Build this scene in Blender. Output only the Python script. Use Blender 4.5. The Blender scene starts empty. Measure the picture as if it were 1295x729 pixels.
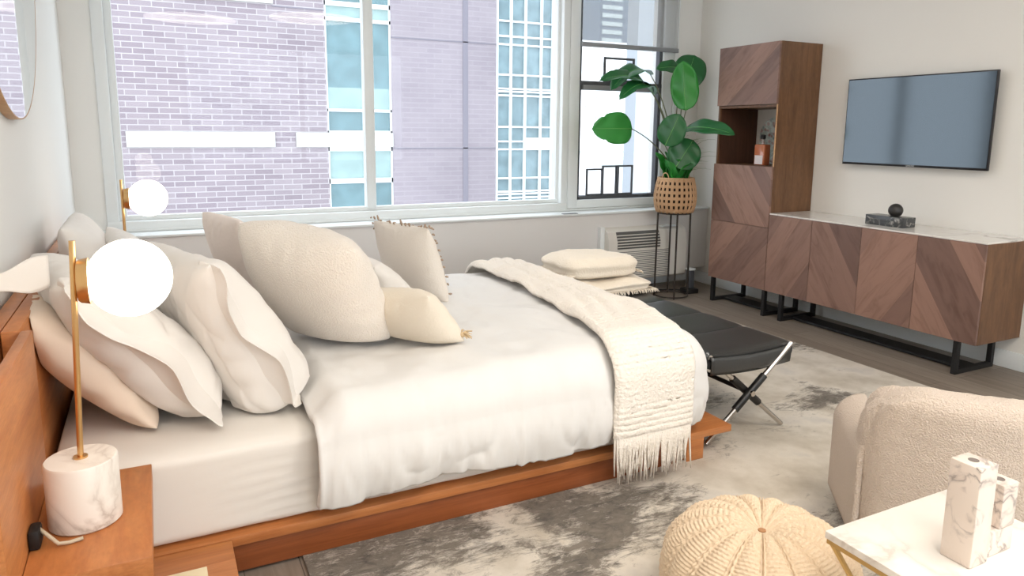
import bpy, bmesh, math, random
from math import sin, cos, pi, radians, sqrt
from mathutils import Vector, Matrix, Euler, noise
random.seed(7)
scene = bpy.context.scene
COL = scene.collection

# ------------------------------------------------------------------ materials
def nodes_of(m):
    m.use_nodes = True
    nt = m.node_tree
    return nt, nt.nodes, nt.links, nt.nodes['Principled BSDF']

def rgb(r, g, b):
    f = lambda c: ((c/255+.055)/1.055)**2.4 if c/255 > .04045 else c/255/12.92
    return (f(r), f(g), f(b), 1)

def coords(nt, scale=(1, 1, 1), rot=(0, 0, 0), loc=(0, 0, 0)):
    tc = nt.nodes.new('ShaderNodeTexCoord')
    mp = nt.nodes.new('ShaderNodeMapping')
    mp.inputs['Scale'].default_value = scale
    mp.inputs['Rotation'].default_value = rot
    mp.inputs['Location'].default_value = loc
    nt.links.new(tc.outputs['Object'], mp.inputs['Vector'])
    return mp.outputs['Vector']

def ramp(nt, fac, stops):
    r = nt.nodes.new('ShaderNodeValToRGB')
    e = r.color_ramp.elements
    e[0].position, e[0].color = stops[0]
    e[1].position, e[1].color = stops[-1]
    for p, c in stops[1:-1]:
        n = e.new(p); n.color = c
    nt.links.new(fac, r.inputs['Fac'])
    return r.outputs['Color']

def ntex(nt, vec, scale, detail=4, rough=.5, dist=0):
    n = nt.nodes.new('ShaderNodeTexNoise')
    n.inputs['Scale'].default_value = scale
    n.inputs['Detail'].default_value = detail
    n.inputs['Roughness'].default_value = rough
    n.inputs['Distortion'].default_value = dist
    nt.links.new(vec, n.inputs['Vector'])
    return n.outputs['Fac']

def bump(nt, bsdf, h, strength, dist=.01):
    b = nt.nodes.new('ShaderNodeBump')
    b.inputs['Strength'].default_value = strength
    b.inputs['Distance'].default_value = dist
    nt.links.new(h, b.inputs['Height'])
    nt.links.new(b.outputs['Normal'], bsdf.inputs['Normal'])

def mixc(nt, fac, a, b, mode='MIX'):
    m = nt.nodes.new('ShaderNodeMix'); m.data_type = 'RGBA'; m.blend_type = mode
    for sock, v in ((m.inputs['Factor'], fac), (m.inputs['A'], a), (m.inputs['B'], b)):
        pass
    ins = {'f': m.inputs[0], 'a': m.inputs[6], 'b': m.inputs[7]}
    for k, v in (('f', fac), ('a', a), ('b', b)):
        if hasattr(v, 'is_linked'): nt.links.new(v, ins[k])
        else: ins[k].default_value = v
    return m.outputs[2]

def plain(name, col, rough=.5, metal=0, bscale=0, bstr=.2, spec=.5, sheen=0, vary=.0, bdist=.01):
    m = bpy.data.materials.new(name)
    nt, N, L, B = nodes_of(m)
    B.inputs['Base Color'].default_value = col
    B.inputs['Roughness'].default_value = rough
    B.inputs['Metallic'].default_value = metal
    B.inputs['Specular IOR Level'].default_value = spec
    if sheen:
        B.inputs['Sheen Weight'].default_value = sheen
        B.inputs['Sheen Roughness'].default_value = .5
    v = coords(nt)
    if vary:
        f = ntex(nt, v, 3, 3)
        c2 = tuple(x*(1-vary) for x in col[:3])+(1,)
        L.new(ramp(nt, f, [(.35, c2), (.65, col)]), B.inputs['Base Color'])
    if bscale:
        bump(nt, B, ntex(nt, v, bscale, 5), bstr, bdist)
    return m

def wood(name, c1, c2, rot=(0, 0, 0), stretch=(1, 12, 12), rough=.4, scale=2.0, bs=.05, tone=0):
    """grain runs along the mapped X axis"""
    m = bpy.data.materials.new(name)
    nt, N, L, B = nodes_of(m)
    v = coords(nt, scale=stretch, rot=rot)
    f1 = ntex(nt, v, scale, 6, .6, 1.2)
    v2 = coords(nt, scale=(stretch[0]*2, stretch[1]*8, stretch[2]*8), rot=rot)
    f2 = ntex(nt, v2, scale*1.3, 3, .6)
    c = ramp(nt, f1, [(.3, c1), (.7, c2)])
    c = mixc(nt, .25, c, ramp(nt, f2, [(.3, (0.25, .25, .25, 1)), (.7, (1, 1, 1, 1))]), 'MULTIPLY')
    L.new(c, B.inputs['Base Color'])
    B.inputs['Roughness'].default_value = rough
    bump(nt, B, f2, bs, .003)
    return m

def chevron(name, ang, seed, base, dark):
    """veneer laid in diagonal strips on a face that looks along -X; ang = elevation of the strips"""
    m = bpy.data.materials.new(name)
    nt, N, L, B = nodes_of(m)
    v = coords(nt, rot=(-ang, 0, 0), loc=(0, seed*.37, seed*.13))   # after rotation: Y along the strip, Z across
    sp = nt.nodes.new('ShaderNodeSeparateXYZ'); L.new(v, sp.inputs[0])
    d = nt.nodes.new('ShaderNodeMath'); d.operation = 'DIVIDE'; d.inputs[1].default_value = .115
    L.new(sp.outputs['Z'], d.inputs[0])
    fl = nt.nodes.new('ShaderNodeMath'); fl.operation = 'FLOOR'; L.new(d.outputs[0], fl.inputs[0])
    wn = nt.nodes.new('ShaderNodeTexWhiteNoise'); wn.noise_dimensions = '1D'
    ad = nt.nodes.new('ShaderNodeMath'); ad.operation = 'ADD'; ad.inputs[1].default_value = seed*3.7
    L.new(fl.outputs[0], ad.inputs[0]); L.new(ad.outputs[0], wn.inputs['W'])
    mp = nt.nodes.new('ShaderNodeMapping'); mp.inputs['Scale'].default_value = (3, 1.6, 9)
    L.new(v, mp.inputs['Vector'])
    vadd = nt.nodes.new('ShaderNodeVectorMath'); vadd.operation = 'ADD'
    L.new(mp.outputs[0], vadd.inputs[0]); L.new(wn.outputs['Color'], vadd.inputs[1])
    f = ntex(nt, vadd.outputs[0], 1.6, 6, .6, 1.6)
    c = ramp(nt, f, [(.25, dark), (.5, base), (.78, tuple(min(1, x*1.12) for x in base[:3])+(1,))])
    tone = ramp(nt, wn.outputs['Value'], [(0, (.55, .54, .56, 1)), (.35, (.72, .70, .70, 1)), (.65, (.86, .85, .84, 1)), (1, (1.05, 1.02, .98, 1))])
    c = mixc(nt, 1.0, c, tone, 'MULTIPLY')
    L.new(c, B.inputs['Base Color'])
    B.inputs['Roughness'].default_value = .42
    B.inputs['Specular IOR Level'].default_value = .5
    return m

def marble(name, base, vein, scale=3, rough=.25, amount=.08):
    m = bpy.data.materials.new(name)
    nt, N, L, B = nodes_of(m)
    v = coords(nt)
    n1 = nt.nodes.new('ShaderNodeTexNoise'); n1.inputs['Scale'].default_value = scale; n1.inputs['Detail'].default_value = 6
    n1.inputs['Distortion'].default_value = .8
    L.new(v, n1.inputs['Vector'])
    s = nt.nodes.new('ShaderNodeMath'); s.operation = 'SUBTRACT'; s.inputs[1].default_value = .5; L.new(n1.outputs['Fac'], s.inputs[0])
    a = nt.nodes.new('ShaderNodeMath'); a.operation = 'ABSOLUTE'; L.new(s.outputs[0], a.inputs[0])
    veinmask = ramp(nt, a.outputs[0], [(0, (1, 1, 1, 1)), (amount*.3, (.45, .45, .45, 1)), (amount, (0, 0, 0, 1))])
    n2 = ntex(nt, v, scale*.7, 3)
    patch = ramp(nt, n2, [(.4, (0, 0, 0, 1)), (.62, (1, 1, 1, 1))])
    fac = mixc(nt, 1.0, veinmask, patch, 'MULTIPLY')
    L.new(mixc(nt, fac, base, vein), B.inputs['Base Color'])
    B.inputs['Roughness'].default_value = rough
    return m

def glassmat(name, tint=(1, 1, 1, 1), gloss=.06, rough=0.0):
    m = bpy.data.materials.new(name); m.use_nodes = True
    nt = m.node_tree; nt.nodes.clear()
    o = nt.nodes.new('ShaderNodeOutputMaterial'); mx = nt.nodes.new('ShaderNodeMixShader')
    t = nt.nodes.new('ShaderNodeBsdfTransparent'); g = nt.nodes.new('ShaderNodeBsdfGlossy')
    g.inputs['Roughness'].default_value = rough
    t.inputs['Color'].default_value = tint
    mx.inputs[0].default_value = gloss
    nt.links.new(t.outputs[0], mx.inputs[1]); nt.links.new(g.outputs[0], mx.inputs[2]); nt.links.new(mx.outputs[0], o.inputs[0])
    return m

def emis(name, col, st):
    m = bpy.data.materials.new(name); m.use_nodes = True
    nt = m.node_tree; nt.nodes.clear()
    o = nt.nodes.new('ShaderNodeOutputMaterial'); e = nt.nodes.new('ShaderNodeEmission')
    e.inputs['Color'].default_value = col; e.inputs['Strength'].default_value = st
    nt.links.new(e.outputs[0], o.inputs[0])
    return m

def brickmat(name, c1, c2, mortar, bw, bh, rough=.9, contrast=1.0):
    m = bpy.data.materials.new(name)
    nt, N, L, B = nodes_of(m)
    v = coords(nt, rot=(radians(-90), 0, 0))
    b = nt.nodes.new('ShaderNodeTexBrick')
    b.inputs['Color1'].default_value = c1; b.inputs['Color2'].default_value = c2; b.inputs['Mortar'].default_value = mortar
    b.inputs['Scale'].default_value = 1; b.inputs['Brick Width'].default_value = bw; b.inputs['Row Height'].default_value = bh
    b.inputs['Mortar Size'].default_value = .009; b.inputs['Bias'].default_value = -.1
    L.new(v, b.inputs['Vector'])
    f = ntex(nt, v, .8, 5)
    c = mixc(nt, .35, b.outputs['Color'], ramp(nt, f, [(.3, (.75, .74, .76, 1)), (.7, (1.15, 1.15, 1.15, 1))]), 'MULTIPLY')
    L.new(c, B.inputs['Base Color']); B.inputs['Roughness'].default_value = rough
    B.inputs['Specular IOR Level'].default_value = .1
    return m

def floormat():
    m = bpy.data.materials.new('oak_planks')
    nt, N, L, B = nodes_of(m)
    v = coords(nt, rot=(0, 0, radians(90)))
    b = nt.nodes.new('ShaderNodeTexBrick')
    b.offset = .37
    b.inputs['Color1'].default_value = rgb(128, 116, 104); b.inputs['Color2'].default_value = rgb(152, 140, 128)
    b.inputs['Mortar'].default_value = rgb(86, 76, 68)
    b.inputs['Scale'].default_value = 1; b.inputs['Brick Width'].default_value = 1.6; b.inputs['Row Height'].default_value = .16
    b.inputs['Mortar Size'].default_value = .0015
    L.new(v, b.inputs['Vector'])
    v2 = coords(nt, scale=(14, 1.2, 1))
    f = ntex(nt, v2, 2.2, 6, .65, .6)
    c = mixc(nt, .7, b.outputs['Color'], ramp(nt, f, [(.3, (.6, .58, .56, 1)), (.7, (1.1, 1.1, 1.1, 1))]), 'MULTIPLY')
    L.new(c, B.inputs['Base Color']); B.inputs['Roughness'].default_value = .42
    return m

def rugmat():
    m = bpy.data.materials.new('distressed_rug_pile')
    nt, N, L, B = nodes_of(m)
    v = coords(nt)
    big = ntex(nt, v, 1.15, 5, .6, .5)
    vs = coords(nt, scale=(1.0, 3.6, 1), rot=(0, 0, radians(-6)))
    streak = ntex(nt, vs, 6.5, 12, .8, .6)
    vx = coords(nt, scale=(1.6, 2.6, 1), rot=(0, 0, radians(20)))
    streak2 = ntex(nt, vx, 9, 12, .8, .5)
    ml = nt.nodes.new('ShaderNodeMath'); ml.operation = 'MAXIMUM'; L.new(streak, ml.inputs[0]); L.new(streak2, ml.inputs[1])
    ad = nt.nodes.new('ShaderNodeMath'); ad.operation = 'MULTIPLY_ADD'; ad.inputs[1].default_value = 1.5
    L.new(big, ad.inputs[0]); L.new(ml.outputs[0], ad.inputs[2])
    mask = ramp(nt, ad.outputs[0], [(0, (0, 0, 0, 1)), (1, (1, 1, 1, 1))])
    sc = nt.nodes.new('ShaderNodeMapRange'); sc.inputs['From Min'].default_value = 1.29; sc.inputs['From Max'].default_value = 1.42
    L.new(ad.outputs[0], sc.inputs['Value'])
    tone = ntex(nt, v, 3.2, 6, .6)
    light = ramp(nt, tone, [(.35, rgb(190, 180, 165)), (.55, rgb(216, 208, 196)), (.7, rgb(198, 192, 185))])
    dark = ramp(nt, streak2, [(.35, rgb(92, 88, 84)), (.65, rgb(138, 130, 120))])
    L.new(mixc(nt, sc.outputs[0], light, dark), B.inputs['Base Color'])
    B.inputs['Roughness'].default_value = .95; B.inputs['Specular IOR Level'].default_value = .1
    bump(nt, B, ntex(nt, v, 260, 2), .3, .004)
    return m

M = {}
M['wall'] = plain('white_wall_paint', rgb(236, 235, 231), .85, bscale=60, bstr=.03, spec=.2)
M['wall_r'] = plain('warm_white_wall_paint', rgb(232, 229, 223), .85, bscale=60, bstr=.03, spec=.2)
M['ceil'] = plain('ceiling_paint', rgb(240, 239, 236), .9)
M['trim'] = plain('white_window_paint', rgb(232, 236, 236), .45)
M['encl'] = plain('white_enclosure_paint', rgb(228, 226, 224), .6)
M['floor'] = floormat()
M['rug'] = rugmat()
M['teak'] = wood('orange_teak', rgb(180, 108, 58), rgb(206, 136, 80), rot=(0, 0, 0), stretch=(1, 9, 9), rough=.38, scale=2.2)
M['teak_y'] = wood('orange_teak_cross', rgb(180, 108, 58), rgb(206, 136, 80), stretch=(9, 1, 9), rough=.38, scale=2.2)
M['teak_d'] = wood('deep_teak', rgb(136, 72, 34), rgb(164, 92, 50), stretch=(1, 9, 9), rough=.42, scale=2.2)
WB, WD = rgb(150, 117, 103), rgb(126, 94, 80)
M['walnut_side'] = wood('walnut_side', rgb(98, 66, 42), rgb(128, 90, 60), stretch=(10, 10, 1), rough=.45, scale=2.5)
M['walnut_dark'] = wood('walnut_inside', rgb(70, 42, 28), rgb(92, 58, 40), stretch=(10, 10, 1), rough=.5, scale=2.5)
M['black'] = plain('black_metal', rgb(26, 26, 27), .5, spec=.4)
M['stand'] = plain('dark_bronze_metal', rgb(62, 56, 52), .45, metal=.3)
M['leather'] = plain('black_leather', rgb(34, 36, 37), .36, bscale=120, bstr=.06, spec=1.0, vary=.1)
M['chrome'] = plain('polished_chrome', rgb(205, 200, 195), .15, metal=1)
M['collar'] = plain('black_plastic', rgb(20, 19, 19), .4)
M['brass'] = plain('brushed_brass', rgb(216, 176, 122), .3, metal=1, bscale=40, bstr=.02)
M['brass2'] = plain('satin_brass', rgb(196, 162, 106), .32, metal=1)
M['globe'] = emis('opal_globe_glow', (1, .9, .78, 1), 5.5)
M['marble_w'] = marble('white_marble', rgb(238, 231, 222), rgb(190, 176, 164), 5, .35, .07)
M['marble_top'] = marble('pale_marble_top', rgb(232, 228, 222), rgb(190, 186, 182), 3, .12, .05)
M['marble_v'] = marble('veined_marble', rgb(228, 214, 202), rgb(120, 108, 104), 14, .3, .05)
M['marble_k'] = marble('black_marble', rgb(62, 64, 66), rgb(190, 186, 180), 11, .25, .04)
M['stone_ball'] = plain('dark_stone', rgb(52, 50, 49), .35, vary=.3)
M['sheet'] = plain('white_cotton_sheet', rgb(230, 225, 218), .8, bscale=14, bstr=.05, spec=.15, sheen=.15, bdist=.01)
M['duvet'] = plain('white_duvet_cotton', rgb(230, 228, 225), .8, bscale=9, bstr=.12, spec=.15, sheen=.15, bdist=.02)
M['pillow'] = plain('white_pillow_cotton', rgb(232, 227, 221), .8, bscale=7, bstr=.15, spec=.15, sheen=.15, bdist=.02)
M['pillow_bounce'] = plain('bounce_tinted_pillow_cotton', rgb(236, 218, 200), .8, bscale=7, bstr=.15, spec=.15, bdist=.02)  # white cotton with the warm bounce on its underside put into the colour
M['fuzzy'] = plain('cream_fleece', rgb(248, 238, 226), .95, bscale=170, bstr=.6, spec=.05, sheen=.5, vary=.08, bdist=.012)
M['blush'] = plain('blush_cushion_cloth', rgb(240, 228, 220), .9, bscale=60, bstr=.2, spec=.1)
M['linen'] = plain('greige_linen', rgb(230, 222, 212), .9, bscale=140, bstr=.25, spec=.1)
M['linen2'] = plain('ivory_linen', rgb(234, 224, 208), .9, bscale=120, bstr=.25, spec=.1)
M['tuft'] = plain('taupe_tuft_yarn', rgb(172, 150, 130), .95)
M['tassel'] = plain('straw_tassel_yarn', rgb(214, 188, 150), .95)
M['throw'] = plain('cream_woven_throw', rgb(247, 239, 228), .95, bscale=95, bstr=.7, spec=.05, sheen=.2, bdist=.012)
M['blanket'] = plain('cream_folded_throw', rgb(246, 234, 216), .95, bscale=110, bstr=.5, spec=.05, sheen=.2, bdist=.01)
M['boucle'] = plain('cream_boucle', rgb(237, 219, 202), .97, bscale=210, bstr=.8, spec=.05, sheen=.25, vary=.05, bdist=.02)
M['knit'] = plain('natural_cotton_cord', rgb(232, 210, 182), .95, bscale=140, bstr=.5, spec=.05, vary=.07)
M['knit_in'] = plain('brown_pouf_lining', rgb(176, 130, 92), .95)
M['leaf'] = plain('glossy_green_leaf', rgb(40, 142, 48), .35, spec=.5, vary=.2)
M['leaf_d'] = plain('deep_green_leaf', rgb(32, 102, 52), .35, spec=.5, vary=.2)
M['leaf_b'] = plain('bright_green_leaf', rgb(58, 152, 66), .4, spec=.5, vary=.25)
M['rib'] = plain('pale_leaf_rib', rgb(112, 176, 96), .5)
M['stem'] = plain('brown_green_stem', rgb(92, 96, 66), .6)
M['straw'] = plain('dry_grass_blade', rgb(128, 140, 92), .7)
M['wicker'] = plain('tan_wicker', rgb(208, 168, 128), .75, bscale=90, bstr=.5, vary=.2)
M['soil'] = plain('dark_pot', rgb(48, 34, 26), .9)
M['ac'] = plain('warm_white_plastic', rgb(226, 222, 214), .5)
M['grille'] = plain('dark_grille', rgb(96, 96, 94), .7)
M['tvframe'] = plain('black_tv_bezel', rgb(28, 28, 32), .4)
M['rubber'] = plain('black_rubber', rgb(22, 20, 20), .6)
M['cable'] = plain('beige_cable', rgb(196, 182, 158), .6)
M['silver'] = plain('silver_text', rgb(220, 222, 226), .4)
M['frame_dk'] = plain('dark_window_metal', rgb(78, 81, 86), .5)
M['frame_gr'] = plain('grey_window_metal', rgb(140, 143, 146), .5)
M['mirror'] = plain('mirror_silvering', (.92, .92, .92, 1), .01, metal=1)
M['oak'] = wood('pale_oak_frame', rgb(186, 140, 98), rgb(210, 168, 124), stretch=(6, 6, 6), rough=.5)
M['pane'] = glassmat('window_glass', (1, 1, 1, 1), .012)
M['bookcream'] = plain('cream_box_card', rgb(240, 226, 190), .6)
# TV panel: dark glass with a clear coat
m = bpy.data.materials.new('tv_screen_glass'); nt, N, L, B = nodes_of(m)
B.inputs['Base Color'].default_value = rgb(24, 30, 40); B.inputs['Roughness'].default_value = .10
B.inputs['IOR'].default_value = 1.6; B.inputs['Specular IOR Level'].default_value = .7
B.inputs['Specular Tint'].default_value = (.8, .92, 1, 1)
M['screen'] = m
# roller shade, slightly see-through fabric
m = bpy.data.materials.new('roller_shade_mesh'); m.use_nodes = True; nt = m.node_tree; nt.nodes.clear()
o = nt.nodes.new('ShaderNodeOutputMaterial'); mx = nt.nodes.new('ShaderNodeMixShader'); mx.inputs[0].default_value = .34
t = nt.nodes.new('ShaderNodeBsdfTransparent'); d = nt.nodes.new('ShaderNodeBsdfDiffuse'); d.inputs['Color'].default_value = rgb(206, 208, 208)
nt.links.new(t.outputs[0], mx.inputs[1]); nt.links.new(d.outputs[0], mx.inputs[2]); nt.links.new(mx.outputs[0], o.inputs[0])
M['shade'] = m
M['brickA'] = brickmat('lilac_brick', rgb(130, 120, 126), rgb(146, 137, 141), rgb(166, 161, 162), .36, .105)
M['brickB'] = brickmat('pale_lilac_brick', rgb(142, 134, 140), rgb(147, 139, 144), rgb(152, 146, 150), .36, .105)
M['belt'] = plain('pale_stone_belt', rgb(196, 196, 190), .8, vary=.05)
M['mullion'] = plain('white_facade_metal', rgb(222, 226, 226), .5)
M['glass_teal'] = plain('teal_facade_glass', rgb(98, 128, 134), .18, spec=.5, vary=.25)
M['glass_sea'] = plain('pale_green_facade_glass', rgb(138, 162, 160), .2, spec=.5, vary=.15)
M['glass_blue'] = plain('blue_facade_glass', rgb(128, 150, 156), .2, spec=.5, vary=.3)
M['farwhite'] = plain('white_far_facade', rgb(246, 246, 246), .9)
M['fartower'] = plain('blue_grey_tower', rgb(112, 124, 138), .9)
M['farwin'] = plain('far_window_glass', rgb(186, 196, 196), .95, spec=0)
M['joint'] = plain('facade_joint', rgb(122, 118, 127), .9)
M['greyfac'] = plain('pale_grey_side_wall', rgb(160, 166, 172), .9)
M['spirit'] = plain('amber_spirit', rgb(190, 112, 76), .1, spec=.7)
M['bottleglass'] = glassmat('clear_bottle_glass', (.98, .9, .88, 1), .12, .03)
M['label'] = plain('white_paper_label', rgb(232, 222, 222), .6)
# patterned plate
m = bpy.data.materials.new('patterned_plate_glaze'); nt, N, L, B = nodes_of(m)
v = coords(nt); vo = nt.nodes.new('ShaderNodeTexVoronoi'); vo.inputs['Scale'].default_value = 26; L.new(v, vo.inputs['Vector'])
f = ntex(nt, v, 30, 4)
c = ramp(nt, vo.outputs['Distance'], [(.0, rgb(122, 36, 40)), (.3, rgb(176, 96, 92)), (.42, rgb(196, 206, 198)), (.8, rgb(150, 160, 156))])
L.new(mixc(nt, .5, c, ramp(nt, f, [(.35, rgb(96, 104, 100)), (.6, rgb(216, 222, 214))])), B.inputs['Base Color']); B.inputs['Roughness'].default_value = .25
M['plate'] = m
for i, (a, s) in enumerate([(-57, 1), (57, 2), (-57, 3), (57, 4), (-47, 5), (52, 6), (-40, 7)]):
    M['door%d' % i] = chevron('walnut_veneer_%s' % 'abcdefg'[i], radians(a), s, WB, WD)

# ------------------------------------------------------------------ mesh helpers
WL = {}   # world location of every root or part origin
def link(name, bm, mat, parent=None, smooth=False, loc=None, auto=None):
    """bm is in WORLD coordinates; the object origin goes to the parent's origin or to the base centre."""
    if parent is not None:
        org = WL[parent.name]
    else:
        if loc is None:
            xs = [v.co.x for v in bm.verts]; ys = [v.co.y for v in bm.verts]; zs = [v.co.z for v in bm.verts]
            loc = ((min(xs)+max(xs))/2, (min(ys)+max(ys))/2, min(zs))
        org = Vector(loc)
    bmesh.ops.translate(bm, verts=bm.verts, vec=-Vector(org))
    bmesh.ops.recalc_face_normals(bm, faces=bm.faces)
    me = bpy.data.meshes.new(name)
    bm.to_mesh(me); bm.free()
    o = bpy.data.objects.new(name, me); COL.objects.link(o)
    if isinstance(mat, (list, tuple)):
        for q in mat: me.materials.append(q)
    else: me.materials.append(mat)
    if smooth: me.polygons.foreach_set('use_smooth', [True]*len(me.polygons))
    if auto: 
        me.polygons.foreach_set('use_smooth', [True]*len(me.polygons))
        me.set_sharp_from_angle(angle=radians(auto))
    if parent is not None: o.parent = parent
    else: o.location = org
    WL[o.name] = Vector(org)
    return o

def root(name, loc, label, cat, group=None):
    o = bpy.data.objects.new(name, None); COL.objects.link(o)
    o.location = loc; o['label'] = label; o['category'] = cat
    o.empty_display_size = .1
    if group: o['group'] = group
    WL[o.name] = Vector(loc)
    return o

def tag(o, label, cat, group=None):
    o['label'] = label; o['category'] = cat
    if group: o['group'] = group
    return o

def struct(name, bm, mat, parent=None, **k):
    o = link(name, bm, mat, parent, **k)
    if parent is None: o['kind'] = 'structure'
    return o

def box(bm, x0, x1, y0, y1, z0, z1, bev=0, seg=2, mi=0):
    b = bmesh.new()
    vs = [b.verts.new((x, y, z)) for x in (x0, x1) for y in (y0, y1) for z in (z0, z1)]
    for f in ((0, 1, 3, 2), (4, 6, 7, 5), (0, 4, 5, 1), (2, 3, 7, 6), (0, 2, 6, 4), (1, 5, 7, 3)):
        b.faces.new([vs[i] for i in f])
    if bev:
        bmesh.ops.bevel(b, geom=list(b.edges), offset=bev, segments=seg, profile=.5, affect='EDGES')
    for f in b.faces: f.material_index = mi
    merge(bm, b)
    return bm

def merge(bm, b, mat=None):
    if mat is not None: bmesh.ops.transform(b, matrix=mat, verts=b.verts)
    me = bpy.data.meshes.new('t'); b.to_mesh(me); b.free()
    bm.from_mesh(me); bpy.data.meshes.remove(me)

def B(*a, **k):
    bm = bmesh.new(); box(bm, *a, **k); return bm

def frame_basis(d):
    d = d.normalized()
    u = d.cross(Vector((0, 0, 1)))
    if u.length < 1e-3: u = Vector((1, 0, 0))
    u.normalize(); return u, u.cross(d).normalized()

def tube(bm, pts, r, n=10, cap=True, closed=False):
    pts = [Vector(p) for p in pts]
    rs = r if isinstance(r, (list, tuple)) else [r]*len(pts)
    rings = []; u = None
    for i, p in enumerate(pts):
        if closed: d = pts[(i+1) % len(pts)]-pts[i-1]
        else: d = pts[min(i+1, len(pts)-1)]-pts[max(i-1, 0)]
        d.normalize()
        if u is None: u, _ = frame_basis(d)
        u = (u-d*u.dot(d)).normalized(); w = d.cross(u)
        rings.append([bm.verts.new(p+u*cos(2*pi*k/n)*rs[i]+w*sin(2*pi*k/n)*rs[i]) for k in range(n)])
    m = len(rings)
    for i in range(m if closed else m-1):
        a, b = rings[i], rings[(i+1) % m]
        for k in range(n):
            bm.faces.new((a[k], a[(k+1) % n], b[(k+1) % n], b[k]))
    if cap and not closed:
        bm.faces.new(rings[0][::-1]); bm.faces.new(rings[-1])
    return bm

def T(pts, r, n=10, **k):
    bm = bmesh.new(); tube(bm, pts, r, n, **k); return bm

def lathe(bm, prof, c, n=32, axis='Z'):
    """prof: (r, h) list"""
    rings = []
    c = Vector(c)
    for r, h in prof:
        ring = []
        for k in range(n):
            a = 2*pi*k/n
            if axis == 'Z': p = Vector((r*cos(a), r*sin(a), h))
            elif axis == 'X': p = Vector((h, r*cos(a), r*sin(a)))
            else: p = Vector((r*cos(a), h, r*sin(a)))
            ring.append(bm.verts.new(c+p))
        rings.append(ring)
    for a, b in zip(rings, rings[1:]):
        for k in range(n): bm.faces.new((a[k], a[(k+1) % n], b[(k+1) % n], b[k]))
    bm.faces.new(rings[0][::-1]); bm.faces.new(rings[-1])
    return bm

def LT(prof, c, n=32, axis='Z'):
    bm = bmesh.new(); lathe(bm, prof, c, n, axis); return bm

def sphere(bm, c, r, seg=32, rings=20, sc=(1, 1, 1)):
    b = bmesh.new(); bmesh.ops.create_uvsphere(b, u_segments=seg, v_segments=rings, radius=r)
    bmesh.ops.scale(b, vec=sc, verts=b.verts); bmesh.ops.translate(b, vec=c, verts=b.verts); merge(bm, b); return bm

def grid(bm, nu, nv, f, close_u=False):
    V = [[bm.verts.new(f(i/(nu if close_u else nu-1), j/(nv-1))) for j in range(nv)] for i in range(nu)]
    for i in range(nu if close_u else nu-1):
        a, b = V[i], V[(i+1) % nu]
        for j in range(nv-1): bm.faces.new((a[j], b[j], b[j+1], a[j+1]))
    return V

def solidify(o, t, offset=0):
    md = o.modifiers.new('thickness', 'SOLIDIFY'); md.thickness = t; md.offset = offset
    return o
def subsurf(o, n=1):
    md = o.modifiers.new('smooth', 'SUBSURF'); md.levels = n; md.render_levels = n
    return o
def fbm(p, s, o=4): return noise.fractal(Vector(p)*s, .9, 2.0, o)
def nz(p, s): return noise.noise(Vector(p)*s)
def sstep(a, b, x):
    t = max(0, min(1, (x-a)/(b-a))); return t*t*(3-2*t)

# ------------------------------------------------------------------ camera
cx, cy, cz = 0.41680, -4.94718, 1.30137
yaw, pit, rol = radians(26.68277), radians(-9.4405), radians(.51431)
Fv = Vector((sin(yaw)*cos(pit), cos(yaw)*cos(pit), sin(pit)))
Rv = Vector((cos(yaw), -sin(yaw), 0)); Uv = Rv.cross(Fv)
R2 = Rv*cos(rol)+Uv*sin(rol); U2 = -Rv*sin(rol)+Uv*cos(rol)
cam = bpy.data.cameras.new('camera'); co = bpy.data.objects.new('camera', cam); COL.objects.link(co)
co.matrix_world = Matrix(((R2.x, U2.x, -Fv.x, cx), (R2.y, U2.y, -Fv.y, cy), (R2.z, U2.z, -Fv.z, cz), (0, 0, 0, 1)))
cam.sensor_width = 36; cam.lens = 906.521*36/1295; cam.shift_y = -47.909/1295
cam.clip_start = .05; cam.clip_end = 300
scene.camera = co

# ------------------------------------------------------------------ room shell
XR, YB, ZC = 4.69, -6.6, 2.75
struct('floor', B(-.15, XR+.15, YB-.15, .15, -.12, 0), M['floor'])
struct('ceiling', B(-.15, XR+.15, YB-.15, .15, ZC, ZC+.12), M['ceil'])
struct('wall_left', B(-.15, .0, YB-.15, .15, 0, ZC), M['wall'])
struct('wall_right', B(XR, XR+.15, YB-.15, .15, 0, ZC), M['wall_r'])
bm = bmesh.new()
box(bm, 0, .9, YB-.15, YB, 0, ZC); box(bm, 4.3, XR, YB-.15, YB, 0, ZC); box(bm, .9, 4.3, YB-.15, YB, 0, .75); box(bm, .9, 4.3, YB-.15, YB, 2.55, ZC)
struct('wall_front', bm, M['wall'])
bm = bmesh.new()
for a in ((.9, .96, .75, 2.55), (4.24, 4.3, .75, 2.55), (2.57, 2.63, .81, 2.49), (.96, 4.24, .75, .81), (.96, 4.24, 2.49, 2.55)):
    box(bm, a[0], a[1], YB-.12, YB-.04, a[2], a[3], .004, 1)
w3 = struct('fill_window', bm, M['trim'], auto=35)  # unseen window and its wall opening, added to let in sky fill
link('window_pane', B(.95, 4.25, YB-.085, YB-.08, .8, 2.5), M['pane'], w3)
# window wall with two openings: x .16-3.40 and 3.45-4.30, z .70-2.6
bm = bmesh.new()
box(bm, 0, XR, 0, .15, 0, .70); box(bm, 0, XR, 0, .15, 2.6, ZC)
box(bm, 0, .16, 0, .15, .70, 2.6); box(bm, 3.385, 3.47, 0, .15, .70, 2.6); box(bm, 4.30, XR, 0, .15, .70, 2.6)
struct('wall_back', bm, M['wall'])
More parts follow.
